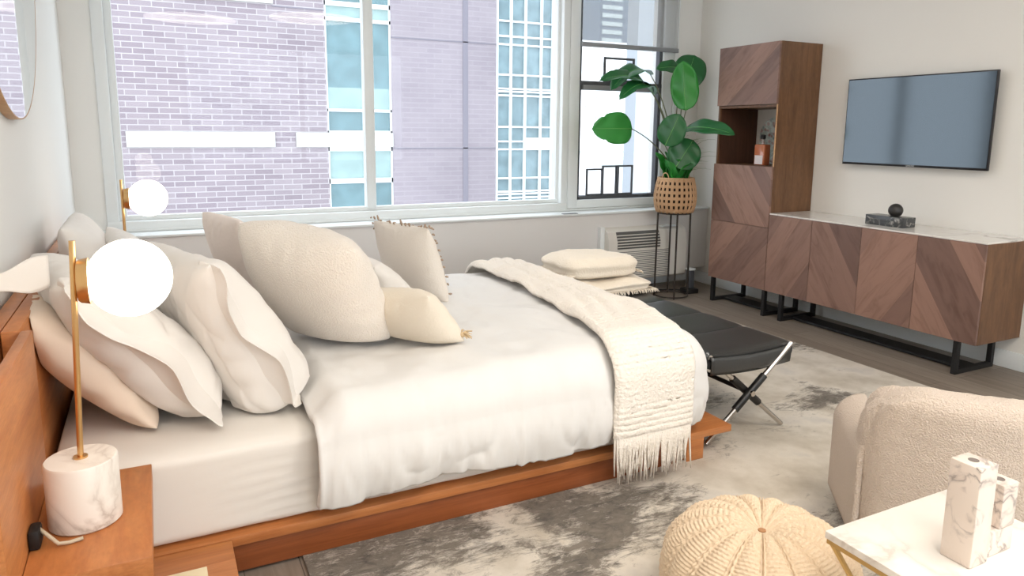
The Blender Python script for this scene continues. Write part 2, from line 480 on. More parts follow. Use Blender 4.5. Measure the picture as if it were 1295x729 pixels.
# pier casing, proud of the wall, between the windows and at the right
bm = bmesh.new()
box(bm, 3.385, 3.475, -.025, 0, .69, 2.6, .006); box(bm, 4.29, 4.40, -.02, 0, .69, 2.6, .006); box(bm, 4.40, 4.43, -.035, 0, .69, 2.6, .006)
box(bm, 0, XR, -.024, -.0005, .6705, .688, .003)
struct('trim_1', bm, M['trim'], auto=35)
# big window
bm = bmesh.new()
box(bm, .16, .225, -.018, .108, .69, 2.59, .005)      # left jamb
box(bm, .225, .268, .031, .089, .75, 2.59, .004)
box(bm, 3.325, 3.384, -.018, .108, .69, 2.59, .005)
box(bm, 3.300, 3.335, .031, .089, .75, 2.59, .004)
box(bm, .16, 3.385, -.02, .11, .675, .735, .006)      # bottom rail
box(bm, .2, 3.36, .03, .09, .735, .765, .004)
box(bm, .16, 3.385, -.02, .11, 2.56, 2.62, .006)
box(bm, 1.765, 1.835, .02, .088, .75, 2.59, .006)         # mullion
w1 = struct('window_1', bm, M['trim'], auto=35)
bm = bmesh.new(); box(bm, .26, 1.775, .052, .058, .76, 2.58); box(bm, 1.825, 3.31, .052, .058, .76, 2.58)
link('window_pane', bm, M['pane'], w1)
# right window, dark double-hung
bm = bmesh.new()
box(bm, 3.475, 3.505, .0, .09, .76, 2.6, .003); box(bm, 4.262, 4.29, .0, .05, .76, 2.6, .003)
box(bm, 3.475, 4.29, .0, .09, .755, .785, .003); box(bm, 3.475, 4.29, .0, .09, 2.56, 2.6, .003)
box(bm, 3.475, 4.29, -.005, .07, 1.665, 1.70, .003)
w2 = struct('window_2', bm, M['frame_dk'], auto=35)
link('sash_rail', B(3.515, 4.262, -.012, .05, 1.63, 1.668, .003), M['frame_gr'], w2, auto=35)
link('sill_rail', B(3.475, 4.29, -.02, .0, .69, .755, .004), M['trim'], w2, auto=35)
link('window_pane', B(3.51, 4.27, .035, .04, .78, 2.58), M['pane'], w2)
# heater enclosure under the windows with its sill board
bm = bmesh.new()
box(bm, .0, XR, -.205, -.0, .15, .655, .006)
o = struct('trim_2', bm, M['encl'], auto=35)
link('sill_board', B(.0, XR, -.22, -.0, .655, .67, .003), M['trim'], o, auto=35)
link('sill_vent', B(3.24, 3.37, -.215, -.175, .6705, .6735, .001), M['frame_dk'], o)
struct('trim_3', B(.0, XR, -.03, -.0, 0, .09, .004), M['trim'], auto=35)
struct('baseboard_right', B(XR-.014, XR, YB, -.03, 0, .10, .004), M['trim'], auto=35)
struct('baseboard_left', B(0, .014, YB, -.26, 0, .10, .004), M['trim'], auto=35)

# roller shade over the right window
sh = root('roller_shade', (3.93, -.05, 2.6), 'pale grey see-through roller shade lowered over the top of the right window', 'window shade')
link('shade_fabric', B(3.47, 4.405, -.052, -.05, 1.985, 2.56), M['shade'], sh)
link('hem_bar', B(3.465, 4.41, -.062, -.045, 1.955, 1.99, .004), M['frame_gr'], sh, auto=35)
link('roller_tube', LT([(.025, 3.465), (.025, 4.41)], (0, -.051, 2.565), 20, 'X'), M['trim'], sh, auto=35)

# small open black frames standing in the right window
def openframe(x0, x1, z0, z1, y, label, t=.014):
    bm = bmesh.new()
    for a in ((x0, x0+t, z0, z1), (x1-t, x1, z0, z1), (x0+t, x1-t, z0, z0+t), (x0+t, x1-t, z1-t, z1)):
        box(bm, a[0], a[1], y-.008, y+.008, a[2], a[3], .002, 1)
    return tag(link('open_frame', bm, M['frame_dk'], None, auto=35), label, 'frame', 'open black frames in the right window')
openframe(3.575, 3.735, .786, 1.005, -.008+.016, 'open black frame on the sill of the right window, nearest its left jamb')
openframe(3.715, 3.88, .786, 1.03, -.03+.016, 'open black frame on the right window sill, overlapping the frames on both sides')
openframe(3.86, 4.035, .786, 1.03, .008, 'open black frame on the right window sill, closest to the plant basket')
openframe(3.72, 4.02, 1.701, 1.895, .015, 'open black frame standing on the middle rail of the right window, above the leaves', .018)

# ------------------------------------------------------------------ outside
Y0 = 10.0
br = root('brick_building', (3.5, Y0, -4), 'lilac brick building across the street with pale stone bands and a glazed bay', 'building')
link('brick_facade', B(-9, 3.70, Y0, Y0+.4, -4, 9), M['brickA'], br)
link('smooth_brick_facade', B(5.06, 7.49, Y0, Y0+.4, -4, 9), M['brickB'], br)
link('belt_course', B(.05, 2.65, Y0-.05, Y0, .95, 1.235), M['belt'], br)
link('belt_course', B(3.06, 5.06, Y0-.05, Y0+.1, .95, 1.235), M['belt'], br)
link('belt_course', B(1.0, 2.72, Y0-.05, Y0, 3.68, 3.95), M['belt'], br)
bm = bmesh.new()
for z in (.915, 3.21): box(bm, 5.06, 7.49, Y0-.012, Y0, z-.012, z+.012)
box(bm, 6.68, 6.80, Y0-.012, Y0, -4, 9); box(bm, 2.7, 3.70, Y0-.012, Y0, 3.63, 3.65)
link('facade_joint', bm, M['joint'], br)
def glassband(z0, z1, mt): link('bay_glass', B(3.70, 5.06, Y0+.08, Y0+.14, z0, z1), mt, br)
glassband(-4, .2, M['glass_teal']); glassband(.2, .90, M['glass_sea']); glassband(1.235, 1.70, M['glass_teal'])
glassband(1.70, 2.15, M['glass_sea']); glassband(2.15, 3.49, M['glass_teal']); glassband(3.49, 3.80, M['glass_sea']); glassband(3.8, 9, M['glass_teal'])
bm = bmesh.new()
for z0, z1 in ((.19, .29), (.86, .95), (1.235, 1.28), (1.665, 1.72), (3.46, 3.53), (3.75, 3.84), (6, 6.1)):
    box(bm, 3.70, 5.06, Y0+.02, Y0+.1, z0, z1)
box(bm, 4.44, 4.47, Y0+.05, Y0+.1, -4, 9); box(bm, 3.70, 3.73, Y0+.02, Y0+.1, -4, 9); box(bm, 5.03, 5.06, Y0+.02, Y0+.1, -4, 9)
link('bay_mullion', bm, M['mullion'], br)
gb = root('glass_building', (8.4, Y0, -4), 'pale blue curtain-wall facade with a white grid, right of the brick wall', 'building')
link('facade_glass', B(7.52, 9.3, Y0+.06, Y0+.3, -4, 9), M['glass_blue'], gb)
bm = bmesh.new()
for x in (7.52, 7.87, 8.24, 8.65, 8.95): box(bm, x-.025, x+.025, Y0, Y0+.08, -4, 9)
for k in range(-2, 4):
    for z in (.885, 1.065, 1.395, 1.44+.66-.0, 2.25-.0): box(bm, 7.52, 9.3, Y0+.01, Y0+.07, z-.02+k*1.17*2, z+.02+k*1.17*2)
    box(bm, 7.52, 9.3, Y0+.01, Y0+.07, .2+k*2.34, .24+k*2.34); box(bm, 7.52, 9.3, Y0+.01, Y0+.07, -.17+k*2.34, -.13+k*2.34)
box(bm, 8.24, 9.3, Y0-.01, Y0+.07, .90, 1.15)
link('facade_grid', bm, M['mullion'], gb)
link('corner_pier', B(9.0, 9.35, Y0-.1, Y0+.4, -4, 9), M['farwhite'], gb)
# beyond the right window
wb = root('white_building', (21, 25, -8), 'bright white low-rise with faint windows seen through the lower right window', 'building')
link('white_facade', B(17, 26, 25, 26, -8, 5.6), M['farwhite'], wb)
for k in range(9):
    for x in (19.35, 19.95): link('window', B(x, x+.35, 24.95, 25, .9+k*.5, 1.12+k*.5), M['farwin'], wb)
link('window_band', B(19.9, 22.0, 24.95, 25, -.45, -.08), M['farwin'], wb); link('ledge', B(17, 26, 24.95, 25, .3, .38), M['farwin'], wb)
tw = root('tower_block', (33, 42, -8), 'hazy blue-grey high-rise seen through the roller shade', 'building')
link('tower_wall', B(31.2, 36.6, 42, 46, -8, 30), M['fartower'], tw)
for k in range(22):
    for a, b in ((31.4, 33.2), (34.2, 35.8)): link('window_row', B(a, b, 41.95, 42, 8.0+k*.6, 8.3+k*.6), M['farwin'], tw)
ow = tag(link('side_wall', B(7.69, 10.5, 5.0, 5.3, -4, 9), M['greyfac']), 'pale grey wall seen edge-on at the right of the right window', 'wall')
struct('ground', B(-40, 80, .3, 90, -8.2, -8), plain('street_asphalt', rgb(150, 150, 150), .9))

# ------------------------------------------------------------------ rug
bm = bmesh.new(); box(bm, .755, 3.961, -5.3, -1.2, .0, .010, .004)
tag(link('area_rug', bm, M['rug'], auto=35), 'large distressed cream and grey rug under the bed and bench', 'rug')

# ------------------------------------------------------------------ bed
YN, YF = -2.88, -1.33
bed = root('platform_bed', (1.3, -2.1, .010), 'low orange teak platform bed with a wide slab edge and tall headboard', 'bed')
bm = bmesh.new()
box(bm, .12, 2.465, YN, YF+.03, .100, .129, .003)
link('platform', bm, M['teak'], bed, auto=35)
bm = bmesh.new()
box(bm, .12, 2.20, YN+.015, YN+.045, .0105, .100, .002); box(bm, .12, 2.20, YF-.03, YF-.0, .0105, .100, .002); box(bm, 2.18, 2.20, YN+.045, YF-.03, .0105, .1, .002)
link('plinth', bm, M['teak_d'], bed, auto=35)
for y0, y1 in ((YN+.003, YN+.10), (YF-.07, YF+.027)):
    link('leg', B(2.24, 2.325, y0, y1, .0105, .100, .002), M['teak'], bed, auto=35)
link('headboard', B(.062, .10, YN-.0, YF+.02, .0, .806, .003), M['teak_y'], bed, auto=35)
link('headboard_back', B(.016, .056, YN-.60, YF+.6, .0, .800, .003), M['teak_y'], bed, auto=35)

mt = root('mattress', (1.2, -2.1, .129), 'thick mattress in a fitted off-white sheet on the teak platform', 'mattress')
def matf():
    bm = bmesh.new()
    b = bmesh.new(); box(b, .115, 2.24, YN+.02, YF-.01, .1305, .402)
    bmesh.ops.subdivide_edges(b, edges=list(b.edges), cuts=28, use_grid_fill=True)
    cxm, cym, czm = 1.18, (YN+YF)/2, .266
    for v in b.verts:
        p = v.co; hx, hy, hz, r = 1.0625, (YF-YN)/2-.015, .1358, .045
        d = Vector((p.x-cxm, p.y-cym, p.z-czm))
        q = Vector((max(-hx+r, min(hx-r, d.x)), max(-hy+r, min(hy-r, d.y)), max(-hz+r, min(hz-r, d.z))))
        e = d-q
        if e.length > 1e-6: d = q+e.normalized()*min(e.length, r)
        n = Vector((cxm, cym, czm))+d
        if p.y < YN+.05:   # pulled gathers near the duvet
            g = sstep(.45, .85, n.x)*(1-abs(n.z-.24)/.2)
            n.y -= .008*max(0, g)*sin((n.z*1.0-n.x*.24)*170+nz(n, 6)*2)+.004*nz(n, 9)
        v.co = n
    merge(bm, b); return bm
link('fitted_sheet', matf(), M['sheet'], mt, smooth=True)

# duvet: U-shaped sweep from a spine to the hem
def duvet_pt(u, v):
    x0, x1, y0, y1, r = .80, 2.345, -2.945, -1.295, .13
    zt = .515
    yc = (y0+y1)/2; hw = (y1-y0)/2
    # boundary path, far side -> foot -> near side with rounded corners
    Lx = x1-x0; rc = .16
    seg = [Lx-rc, pi/2*rc, 2*hw-2*rc, pi/2*rc, Lx-rc]
    tot = sum(seg); s = u*tot
    if s < seg[0]: p = Vector((x0+s, y1, 0)); n = Vector((0, 1, 0))
    elif s < seg[0]+seg[1]:
        a = (s-seg[0])/rc; n = Vector((sin(a), cos(a), 0)); p = Vector((x1-rc, y1-rc, 0))+n*rc
    elif s < sum(seg[:3]):
        p = Vector((x1, y1-rc-(s-seg[0]-seg[1]), 0)); n = Vector((1, 0, 0))
    elif s < sum(seg[:4]):
        a = (s-sum(seg[:3]))/rc; n = Vector((cos(a), -sin(a), 0)); p = Vector((x1-rc, y0+rc, 0))+n*rc
    else: p = Vector((x1-rc-(s-sum(seg[:4])), y0, 0)); n = Vector((0, -1, 0))
    spine = Vector((min(p.x, x1-hw*.9), yc, 0))
    va, vb = .40, .58
    if p.y > yc: dropz = .30
    else: dropz = .325+.012*sin(p.x*9)
    if n.x > .5: dropz = .33
    inner = p-n*r
    if v < va:
        t = v/va; q = spine.lerp(inner, t); q.z = zt; w = 0; nn = Vector((0, 0, 1))
    elif v < vb:
        a = (v-va)/(vb-va)*pi/2; q = inner+n*r*sin(a); q.z = zt-r*(1-cos(a)); nn = (n*sin(a)+Vector((0, 0, cos(a)))); w = (v-va)/(vb-va)*.3
    else:
        t = (v-vb)/(1-vb); q = inner+n*r; q.z = zt-r-(dropz-r)*t; nn = n; w = .3+.7*t
    qq = q.copy()
    lam = s*1.0
    fold = (sin(lam*33+nz((s*1.2, 3, 0), 1.0)*7)*.5+sin(lam*61+nz((s*2, 9, 0), 1.2)*6)*.3)*.017*w*(.35+1.1*abs(nz((s, 0, 5), 1.7)))
    cre = -.012*(1-abs(nz((s*5.2, v*1.0, 11), 1.6)))**9*w-.010*(1-abs(nz((s*15, v*.9, 4), 1.5)))**6*w+.006*(1-abs(nz((s*11+v*2, v*.7, 9), 1.5)))**8*w
    fold += cre
    puff = fbm((q.x, q.y, q.z), 2.4, 3)*.016 + fbm((q.x*1, q.y*1, 7), 7, 3)*.010-abs(nz((q.x*2.2, q.y*.8, 2), 3.2))*.012
    if w: puff *= .6
    # belly-out on the way down, tucking under at the hem
    t = max(0, (v-vb)/(1-vb)); belly = .018*sin(pi*t)-.012*t*t
    qq += nn*(fold+puff)+n*belly*(1 if v > vb else 0)
    if v > .55: qq.z = max(qq.z, .155)
    # open edge near the pillows sags flat
    e = 1-sstep(x0, x0+.10, q.x)
    qq.z -= e*.07*(1 if v < va else max(0, 1-(v-va)/(vb-va)*.7) if v < vb else .3*(1-t))
    qq.z += 0.028*sstep(.9, 1.9, q.x)*(1 if v < va else max(0, 1-(v-va)/(vb-va)) if v < vb else 0)
    return qq
bm = bmesh.new(); grid(bm, 420, 72, duvet_pt)
bmesh.ops.remove_doubles(bm, verts=bm.verts, dist=.0004)
dv = link('duvet', bm, M['duvet'], smooth=True)
tag(dv, 'plump white duvet over the bed, hanging past the mattress sides', 'duvet'); solidify(dv, .02, -1)

# throw across the foot
def throw_pt(u, v):   # u along 0 far .. 1 near ; v across 0 (head side) .. 1 (foot side)
    y0, y1, r = -2.975, -1.265, .15
    zt = .575
    top = (y1-y0)-2*r; arc = pi/2*r; dn, df = .20, .25
    tot = df+arc+top+arc+dn; s = u*tot
    if s < df: y, z, n = y1, zt-r-(df-s), Vector((0, 1, 0))
    elif s < df+arc:
        a = (s-df)/r; y, z, n = y1-r+r*cos(a), zt-r+r*sin(a), Vector((0, cos(a), sin(a)))
    elif s < df+arc+top: y, z, n = y1-r-(s-df-arc), zt, Vector((0, 0, 1))
    elif s < df+2*arc+top:
        a = (s-df-arc-top)/r; y, z, n = y0+r-r*sin(a), zt-r+r*cos(a), Vector((0, -sin(a), cos(a)))
    else: y, z, n = y0, zt-r-(s-df-2*arc-top), Vector((0, -1, 0))
    t = (y1-y)/(y1-y0)
    xl = 1.93+.05*sin(t*4.0+.6)-.055*sstep(.75, 1, t)
    xr = 2.30-.02*sin(t*5)-.15*sstep(.62, .98, t)
    if s > df+2*arc+top: xl += .0; xr += .0
    x = xl+(xr-xl)*v
    h = .006*sin(v*23+t*9+nz((t*3, v*2, 1), 1.3)*5)*(1-.8*sstep(.7, .9, t))+fbm((x, y, z), 5, 3)*.012*(1-.6*sstep(.6, .85, t))
    h += .0022*sin(s*2*pi/.022)*(1 if int(s/.13) % 2 else .25)+.0015*nz((x, y, z), 60)
    h += .012*(1-sstep(.25, .75, t))*(1-abs(v-.45)*1.6)
    edge = min(v, 1-v); h -= .014*(1-sstep(0, .04, edge))
    p = Vector((x, y, z))+n*h
    xx = x
    drop = sstep(2.19, 2.36, x)*.035*(1 if n.z > .2 else 0); p.z -= drop
    return p
bm = bmesh.new(); grid(bm, 420, 60, throw_pt)
tw_ = root('woven_throw', (2.1, -2.1, .56), 'cream woven throw draped across the foot of the bed, fringed end hanging down', 'throw blanket')
o = link('throw_cloth', bm, M['throw'], tw_, smooth=True); solidify(o, .012, 1)
bm = bmesh.new()
random.seed(3)
for k in range(64):
    v = (k+.5)/64; p = throw_pt(1, v)
    L_ = random.uniform(.13, .185); dx = random.uniform(-.012, .012); dy = random.uniform(-.012, .004)
    pts = [p+Vector((0, -.006, .012)), p+Vector((dx*.2, -.004+dy*.3, -L_*.3)), p+Vector((dx*.7, dy, -L_*.65)), p+Vector((dx*1.3, dy*1.2, -L_))]
    for q in pts: q.z = max(q.z, .014)
    tube(bm, pts, [.0045, .0042, .0036, .002], 6)
link('fringe', bm, M['throw'], tw_, smooth=True)

# ------------------------------------------------------------------ pillows
def pillow_bm(w, h, t, seed=0, flange=0, pinch=.07, wr=.008, n=84, sag=0, pw=.5, ears=0, rc=.22, ue=2.4, ve=2.4):
    """local: x width, y normal, z height, centred"""
    bm = bmesh.new()
    def side(sg):
        def f(a, b):
            u, v = a*2-1, b*2-1
            uu, vv = u, v
            x = w/2*uu*(1-pinch*(1-vv*vv)*uu*uu)*sqrt(1-rc*vv**4/2); z = h/2*vv*(1-pinch*(1-uu*uu)*vv*vv)*sqrt(1-rc*uu**4/2)
            fw, fh = 1-2*flange/w, 1-2*flange/h
            iu, iv = min(1, abs(u)/fw), min(1, abs(v)/fh)
            th = t/2*((1-iu**ue)*(1-iv**ve))**pw
            wrk = fbm((x+seed*3.1, sg*.3, z+seed), 3.2, 2)*min(wr, .011)*1.2
            if wr > .012:
                wrk -= .008*(1-abs(nz((x*1.3+seed*5, sg, z*.5+x*.3), 4.5)))**9+.006*(1-abs(nz((x*.8+seed*9+z*.5, sg*2, z*.6), 9)))**8
                wrk += .005*(1-abs(nz((x*1.1+seed*2-z*.4, sg*2, z*.5), 8)))**9
            edge = max(iu, iv)
            rad = sin(math.atan2(z, x)*17+seed*2)*min(wr, .008)*.4*sstep(.55, .95, edge)*(1 if edge < 1 else 0)
            y = sg*(th+(wrk+rad)*min(1, th/(t*.12)))
            if edge >= 1: y = fbm((x+seed, 0, z), 9, 2)*.012*(1 if flange else 0)
            # slump: bottom fatter
            y *= 1-sag*vv
            if ears:
                z += ears*sstep(.75, 1, abs(u))*sstep(.6, 1, v)
            return Vector((x, y, z))
        return f
    grid(bm, n, n, side(1)); grid(bm, n, n, side(-1))
    bmesh.ops.remove_doubles(bm, verts=bm.verts, dist=.0008)
    return bm

def place(bm, c, yaw=0, lean=0, roll=0):
    """width axis starts on -Y (towards camera side), normal +X; yaw about Z; lean tips the top towards -X; roll in its own plane"""
    Mx = Matrix.Translation(Vector(c)) @ Matrix.Rotation(radians(yaw), 4, 'Z') @ Matrix.Rotation(radians(-lean), 4, 'Y') @ Matrix.Rotation(radians(roll), 4, 'X') @ Matrix.Rotation(radians(-90), 4, 'Z')
    bmesh.ops.transform(bm, matrix=Mx, verts=bm.verts)
    return Mx

def settle(bm, floor, sway):
    for v in bm.verts:
        p = v.co
        k_ = sstep(.7, .9, p.x)
        f = (.405 if floor is None else floor)+(.115*k_ if floor is None else 0)
        if p.z < f+.03: p.z = f+.03*math.exp(-(f+.03-p.z)/.03)*1.0
        if p.x < .104: p.x = .104+.002*nz(p, 20) if p.z < .80 else max(p.x, .03)
def pillow(name, label, mat, c, w, h, t, yaw=0, lean=0, roll=0, cat='pillow', group=None, floor=None, sway=0, cuff=0, **k):
    bm = pillow_bm(w, h, t, **k)
    Mx = place(bm, c, yaw, lean, roll)
    settle(bm, floor, sway)
    o = link(name, bm, mat, smooth=True); subsurf(o, 1)
    tag(o, label, cat, group)
    if cuff:   # open end of the pillowcase: a wavy cloth sleeve beyond the filling
        sd = k.get('seed', 0)
        def cf(a, b):
            th = a*2*pi; sg = 1 if sin(th) > 0 else -1
            v = cos(th); z = h/2*.985*(1 if v > 0 else -1)*abs(v)**.8
            half = t/2*(1-abs(z/(h/2))**2.4)**.5*.80
            y = sg*abs(sin(th))**.5*half*(1-.996*sstep(-.15, .95, b))
            if 'sag' in k: y *= 1-k['sag']*z/(h/2)
            x = w/2*.76+(w*.12+cuff)*b
            y += b*(.022*sin(z*15+sd)+.012*nz((z*2, sd, 1), 5))-b*b*.02; x += b*(.030*nz((z, 0, sd), 6)+.016*cos(z*8+sd)); z += .012*b*nz((z*3, b, sd), 4)
            z *= 1-.03*b
            return Vector((x, y, z))
        cb = bmesh.new(); grid(cb, 120, 16, cf, close_u=True)
        bmesh.ops.transform(cb, matrix=Mx, verts=cb.verts); settle(cb, floor, sway)
        c_ = link('pillowcase_hem', cb, mat, o, smooth=True); solidify(c_, .0012)
    return o, Mx

BP = 'bed pillows leaning on the headboard'
pillow('bed_pillow', 'pillow tinted with warm bounce light against the headboard, mostly hidden behind the large white one nearest the lit lamp', M['pillow_bounce'], (.195, -2.42, .605), .60, .52, .18, yaw=8, lean=38, seed=1, group=BP)
p1, p1M = pillow('bed_pillow', 'large white pillow right behind the near lamp globe, its flap pointing at the left wall', M['pillow'], (.305, -2.42, .665), .66, .62, .23, yaw=14, lean=40, seed=2, group=BP, cuff=.045, wr=.018, sag=.1, ue=7, pinch=.04)
pillow('bed_pillow', 'white pillow with creased open edge, between the lamp-side pillow and the fleece cushion', M['pillow'], (.58, -2.46, .66), .58, .60, .23, yaw=20, lean=28, seed=3, group=BP, cuff=.045, wr=.020, sag=.35, ue=7, ve=5, rc=.1, pinch=.04)
pillow('bed_pillow', 'grey-white pillow at the far headboard corner, beside the window sill', M['pillow'], (.20, -1.62, .69), .62, .56, .19, yaw=0, lean=20, seed=4, group=BP, wr=.011)
pillow('bed_pillow', 'white pillow in front of the farthest headboard pillow, partly behind the near globe', M['pillow'], (.38, -1.66, .66), .64, .52, .18, yaw=6, lean=30, seed=5, group=BP, wr=.011)
def flapf(a, b):
    x = .150-.145*a; y = -2.66-.10*a-.02*b; z = .955-.03*a-(.085-.035*a)*b+.008*sin(a*7+b*3)
    return Vector((x, y, z))
bm = bmesh.new(); grid(bm, 20, 10, flapf); o = link('pillowcase_flap', bm, M['pillow'], p1, smooth=True); solidify(o, .004)
pillow('fleece_cushion', 'largest fuzzy cream fleece cushion in the middle of the bed', M['fuzzy'], (.93, -2.34, .74), .54, .54, .28, yaw=36, lean=34, roll=8, cat='cushion', seed=6, wr=.006, pinch=.04, rc=.35)
pillow('throw_cushion', 'blush-white cushion peeking out behind the fuzzy fleece cushion', M['blush'], (.74, -1.80, .75), .44, .46, .16, yaw=15, lean=24, cat='cushion', seed=7)
pillow('throw_cushion', 'small white cushion lying between the fleece cushion and the tufted one', M['pillow'], (1.20, -2.02, .67), .42, .34, .16, yaw=25, lean=50, cat='cushion', seed=8)
o, Mx = pillow('tufted_cushion', 'upright greige cushion edged with knotted tufts, standing at the far side of the bed', M['linen'], (1.46, -1.83, .70), .42, .40, .15, yaw=20, lean=18, roll=0, cat='cushion', seed=9, wr=.004)
TUFTS = []; random.seed(5)
for i in range(9):
    for j in range(10):
        u = -1+2*(i+.5+(j % 2)*.3)/9.3; v = -.95+1.9*j/9
        if abs(u) > .98: continue
        x = .21*u*(1-.07*(1-v*v)*u*u); z = .20*v*(1-.07*(1-u*u)*v*v)
        th = .075*((1-abs(u)**2.4)*(1-abs(v)**2.4))**.55
        p = Mx @ Vector((x, th+.003, z)); q = Mx @ Vector((x+random.uniform(-.006, .006), th+.02, z-.01))
        TUFTS.append([p, (p+q)/2, q])
for j in range(16):
    v = -1+2*j/15
    for uu in (-1,):
        x = .21*uu*(1-.07*(1-v*v)); z = .20*v
        p = Mx @ Vector((x, 0, z)); q = Mx @ Vector((x*1.07, 0, z*1.02)); TUFTS.append([p, (p+q)/2, q])
    x = .21*v; p = Mx @ Vector((x, 0, .2*(1-.07*(1-v*v)))); q = Mx @ Vector((x*1.02, 0, .2*1.06)); TUFTS.append([p, (p+q)/2, q])
for tf in TUFTS:
    if random.random() < .22: continue
    k_ = random.uniform(.5, 1.3); tf = [tf[0], tf[0].lerp(tf[1], k_), tf[0].lerp(tf[2], k_)+Vector((0, 0, random.uniform(-.006, .003)))]
    link('tuft', T(tf, [.003, .0055, .003], 6), M['tuft'], o, smooth=True)
o, Mx = pillow('lumbar_cushion', 'small ivory lumbar cushion with a straw tassel, lowest on the duvet', M['linen2'], (1.235, -2.45, .615), .44, .27, .16, yaw=30, lean=40, roll=-8, cat='cushion', seed=10, wr=.005)
c = Mx @ Vector((.198, 0, -.105)); c.z = .568
bm = bmesh.new(); random.seed(8)
sphere(bm, c+Vector((.008, -.004, .0)), .011, 12, 8)
for k in range(34):
    a = random.uniform(-1.1, .9); e = random.uniform(-.25, .5); L_ = random.uniform(.03, .05)
    d = Vector((cos(a)*cos(e), sin(a)*cos(e), sin(e)))
    tube(bm, [c+d*.006, c+d*L_*.6+Vector((0, 0, .004)), c+d*L_-Vector((0, 0, .004))], [.0022, .002, .0012], 5)
link('tassel', bm, M['tassel'], o, smooth=True)

# ------------------------------------------------------------------ nightstands
def nightstand(y0, y1, label, panel_y0, panel_y1):
    r = root('nightstand', (.3, (y0+y1)/2, 0), label, 'nightstand', 'teak nightstands built onto the bed')
    link('tabletop', B(.130, .366, y0, y1, .355, .403, .003), M['teak_y'], r, auto=35)
    link('back_panel', B(.104, .129, panel_y0, panel_y1, .0, .806, .003), M['teak_y'], r, auto=35)
    link('shelf', B(.130, .555, y0+.0, y1-.004, .095, .129, .003), M['teak'], r, auto=35)
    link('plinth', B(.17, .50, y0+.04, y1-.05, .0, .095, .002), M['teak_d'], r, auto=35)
    return r
nightstand(-3.36, -2.884, 'orange teak nightstand holding the large lit lamp, in the near corner', -3.45, -2.884)
nightstand(-1.295, -.80, 'teak nightstand on the window side, hidden behind the pillows', -1.295, -.75)
bm = B(.33, .481, -3.25, -3.02, .130, .146, .002)
tag(link('cream_book', bm, M['bookcream'], auto=35), 'cream-covered book lying on the low shelf under the lamp nightstand', 'book')

# ------------------------------------------------------------------ lamps
def lamp(loc, label, lean=0):
    x, y, z = loc
    r = root('globe_lamp', loc, label, 'lamp', 'globe lamps beside the bed')
    R_ = .075
    link('lamp_base', LT([(.001, 0), (R_-.004, 0), (R_, .004), (R_, .150), (R_-.003, .154), (.001, .154)], loc, 48), M['marble_w'], r, auto=40)
    px, py = x, y
    bm = LT([(.015, .154), (.015, .158), (.001, .159)], (px, py, z), 20); tube(bm, [(px, py, z+.155), (px+lean, py, z+.653)], .0065, 16)
    link('pole', bm, M['brass'], r, auto=40)
    px += lean*.84; gz = z+.562; gx = px+.110
    bm = LT([(.012, .004), (.012, .007), (.044, .0075), (.048, .012), (.052, .030), (.049, .030), (.03, .012), (.01, .012)], (px, py, gz), 36, 'X')
    link('brass_disc', bm, M['brass'], r, auto=40)
    g = bmesh.new(); sphere(g, (gx, py, gz), .088, 48, 32)
    link('globe', g, M['globe'], r, smooth=True)
    return r
L1 = lamp((.230, -3.135, .4035), 'large lit globe lamp with brass pole and white marble base, nearest', .022)
L2 = lamp((.285, -1.06, .4035), 'lit globe lamp on the far side of the bed, against the window')
# plug & cable at the near lamp
pl = root('power_plug', (.135, -3.13, .4035), 'black plug with a beige cable behind the near lamp base', 'plug')
link('plug_body', B(.130, .152, -3.235, -3.185, .404, .448, .006), M['rubber'], pl, auto=35)
link('cable', T([(.145, -3.205, .443), (.165, -3.225, .430), (.185, -3.238, .412), (.205, -3.235, .4085), (.23, -3.228, .4085)], .0042, 8), M['cable'], pl, smooth=True)

# ------------------------------------------------------------------ mirror
mr = root('round_mirror', (.0, -1.98, 1.34), 'round wall mirror with a pale wood rim on the left wall', 'mirror')
bm = bmesh.new()
c = Vector((0, -1.975, 2.06)); ro, ri = .735, .730
V = [[bm.verts.new(c+Vector((hx_, rr*cos(2*pi*k/96), rr*sin(2*pi*k/96)))) for hx_, rr in ((.002, ro), (.032, ro), (.032, ri), (.002, ri))] for k in range(96)]
for k in range(96):
    a, b = V[k], V[(k+1) % 96]
    for j in range(4): bm.faces.new((a[j], b[j], b[(j+1) % 4], a[(j+1) % 4]))
link('rim', bm, M['oak'], mr, auto=40)
link('mirror_glass', LT([(.001, .004), (ri, .004), (ri, .0315), (.001, .0315)], c, 96, 'X'), M['mirror'], mr, auto=40)

# ------------------------------------------------------------------ bench
bn = root('leather_bench', (2.65, -2.1, .010), 'black leather bench with crossed chrome legs at the foot of the bed', 'bench')
bx0, bx1, by0, by1, bz = 2.395, 2.885, -2.79, -1.36, .412
random.seed(2)
npan = 5
for k in range(npan):
    ya = by0+(by1-by0)*k/npan+.002; yb = by0+(by1-by0)*(k+1)/npan-.002
    def pf(a, b, ya=ya, yb=yb, k=k):
        # closed section around x-z: top sags a little, ends wrap the rails
        th = a*2*pi
        x = (bx0+bx1)/2+(bx1-bx0)/2*(1 if cos(th) > 0 else -1)*abs(cos(th))**.22
        sz = (1 if sin(th) > 0 else -1)*abs(sin(th))**.55
        z = bz-.04+.036*sz
        mid = 1-((x-(bx0+bx1)/2)/((bx1-bx0)/2))**2
        y = ya+(yb-ya)*b
        puff = .006*(1-abs(2*b-1)**6)
        z += -.010*mid+(puff if sz > 0 else -puff*.5)
        return Vector((x, y, z))
    bm = bmesh.new(); Vv = grid(bm, 64, 18, pf, close_u=True)
    bm.faces.new([r_[0] for r_ in Vv][::-1]); bm.faces.new([r_[-1] for r_ in Vv])
    link('seat_panel', bm, M['leather'], bn, auto=50)
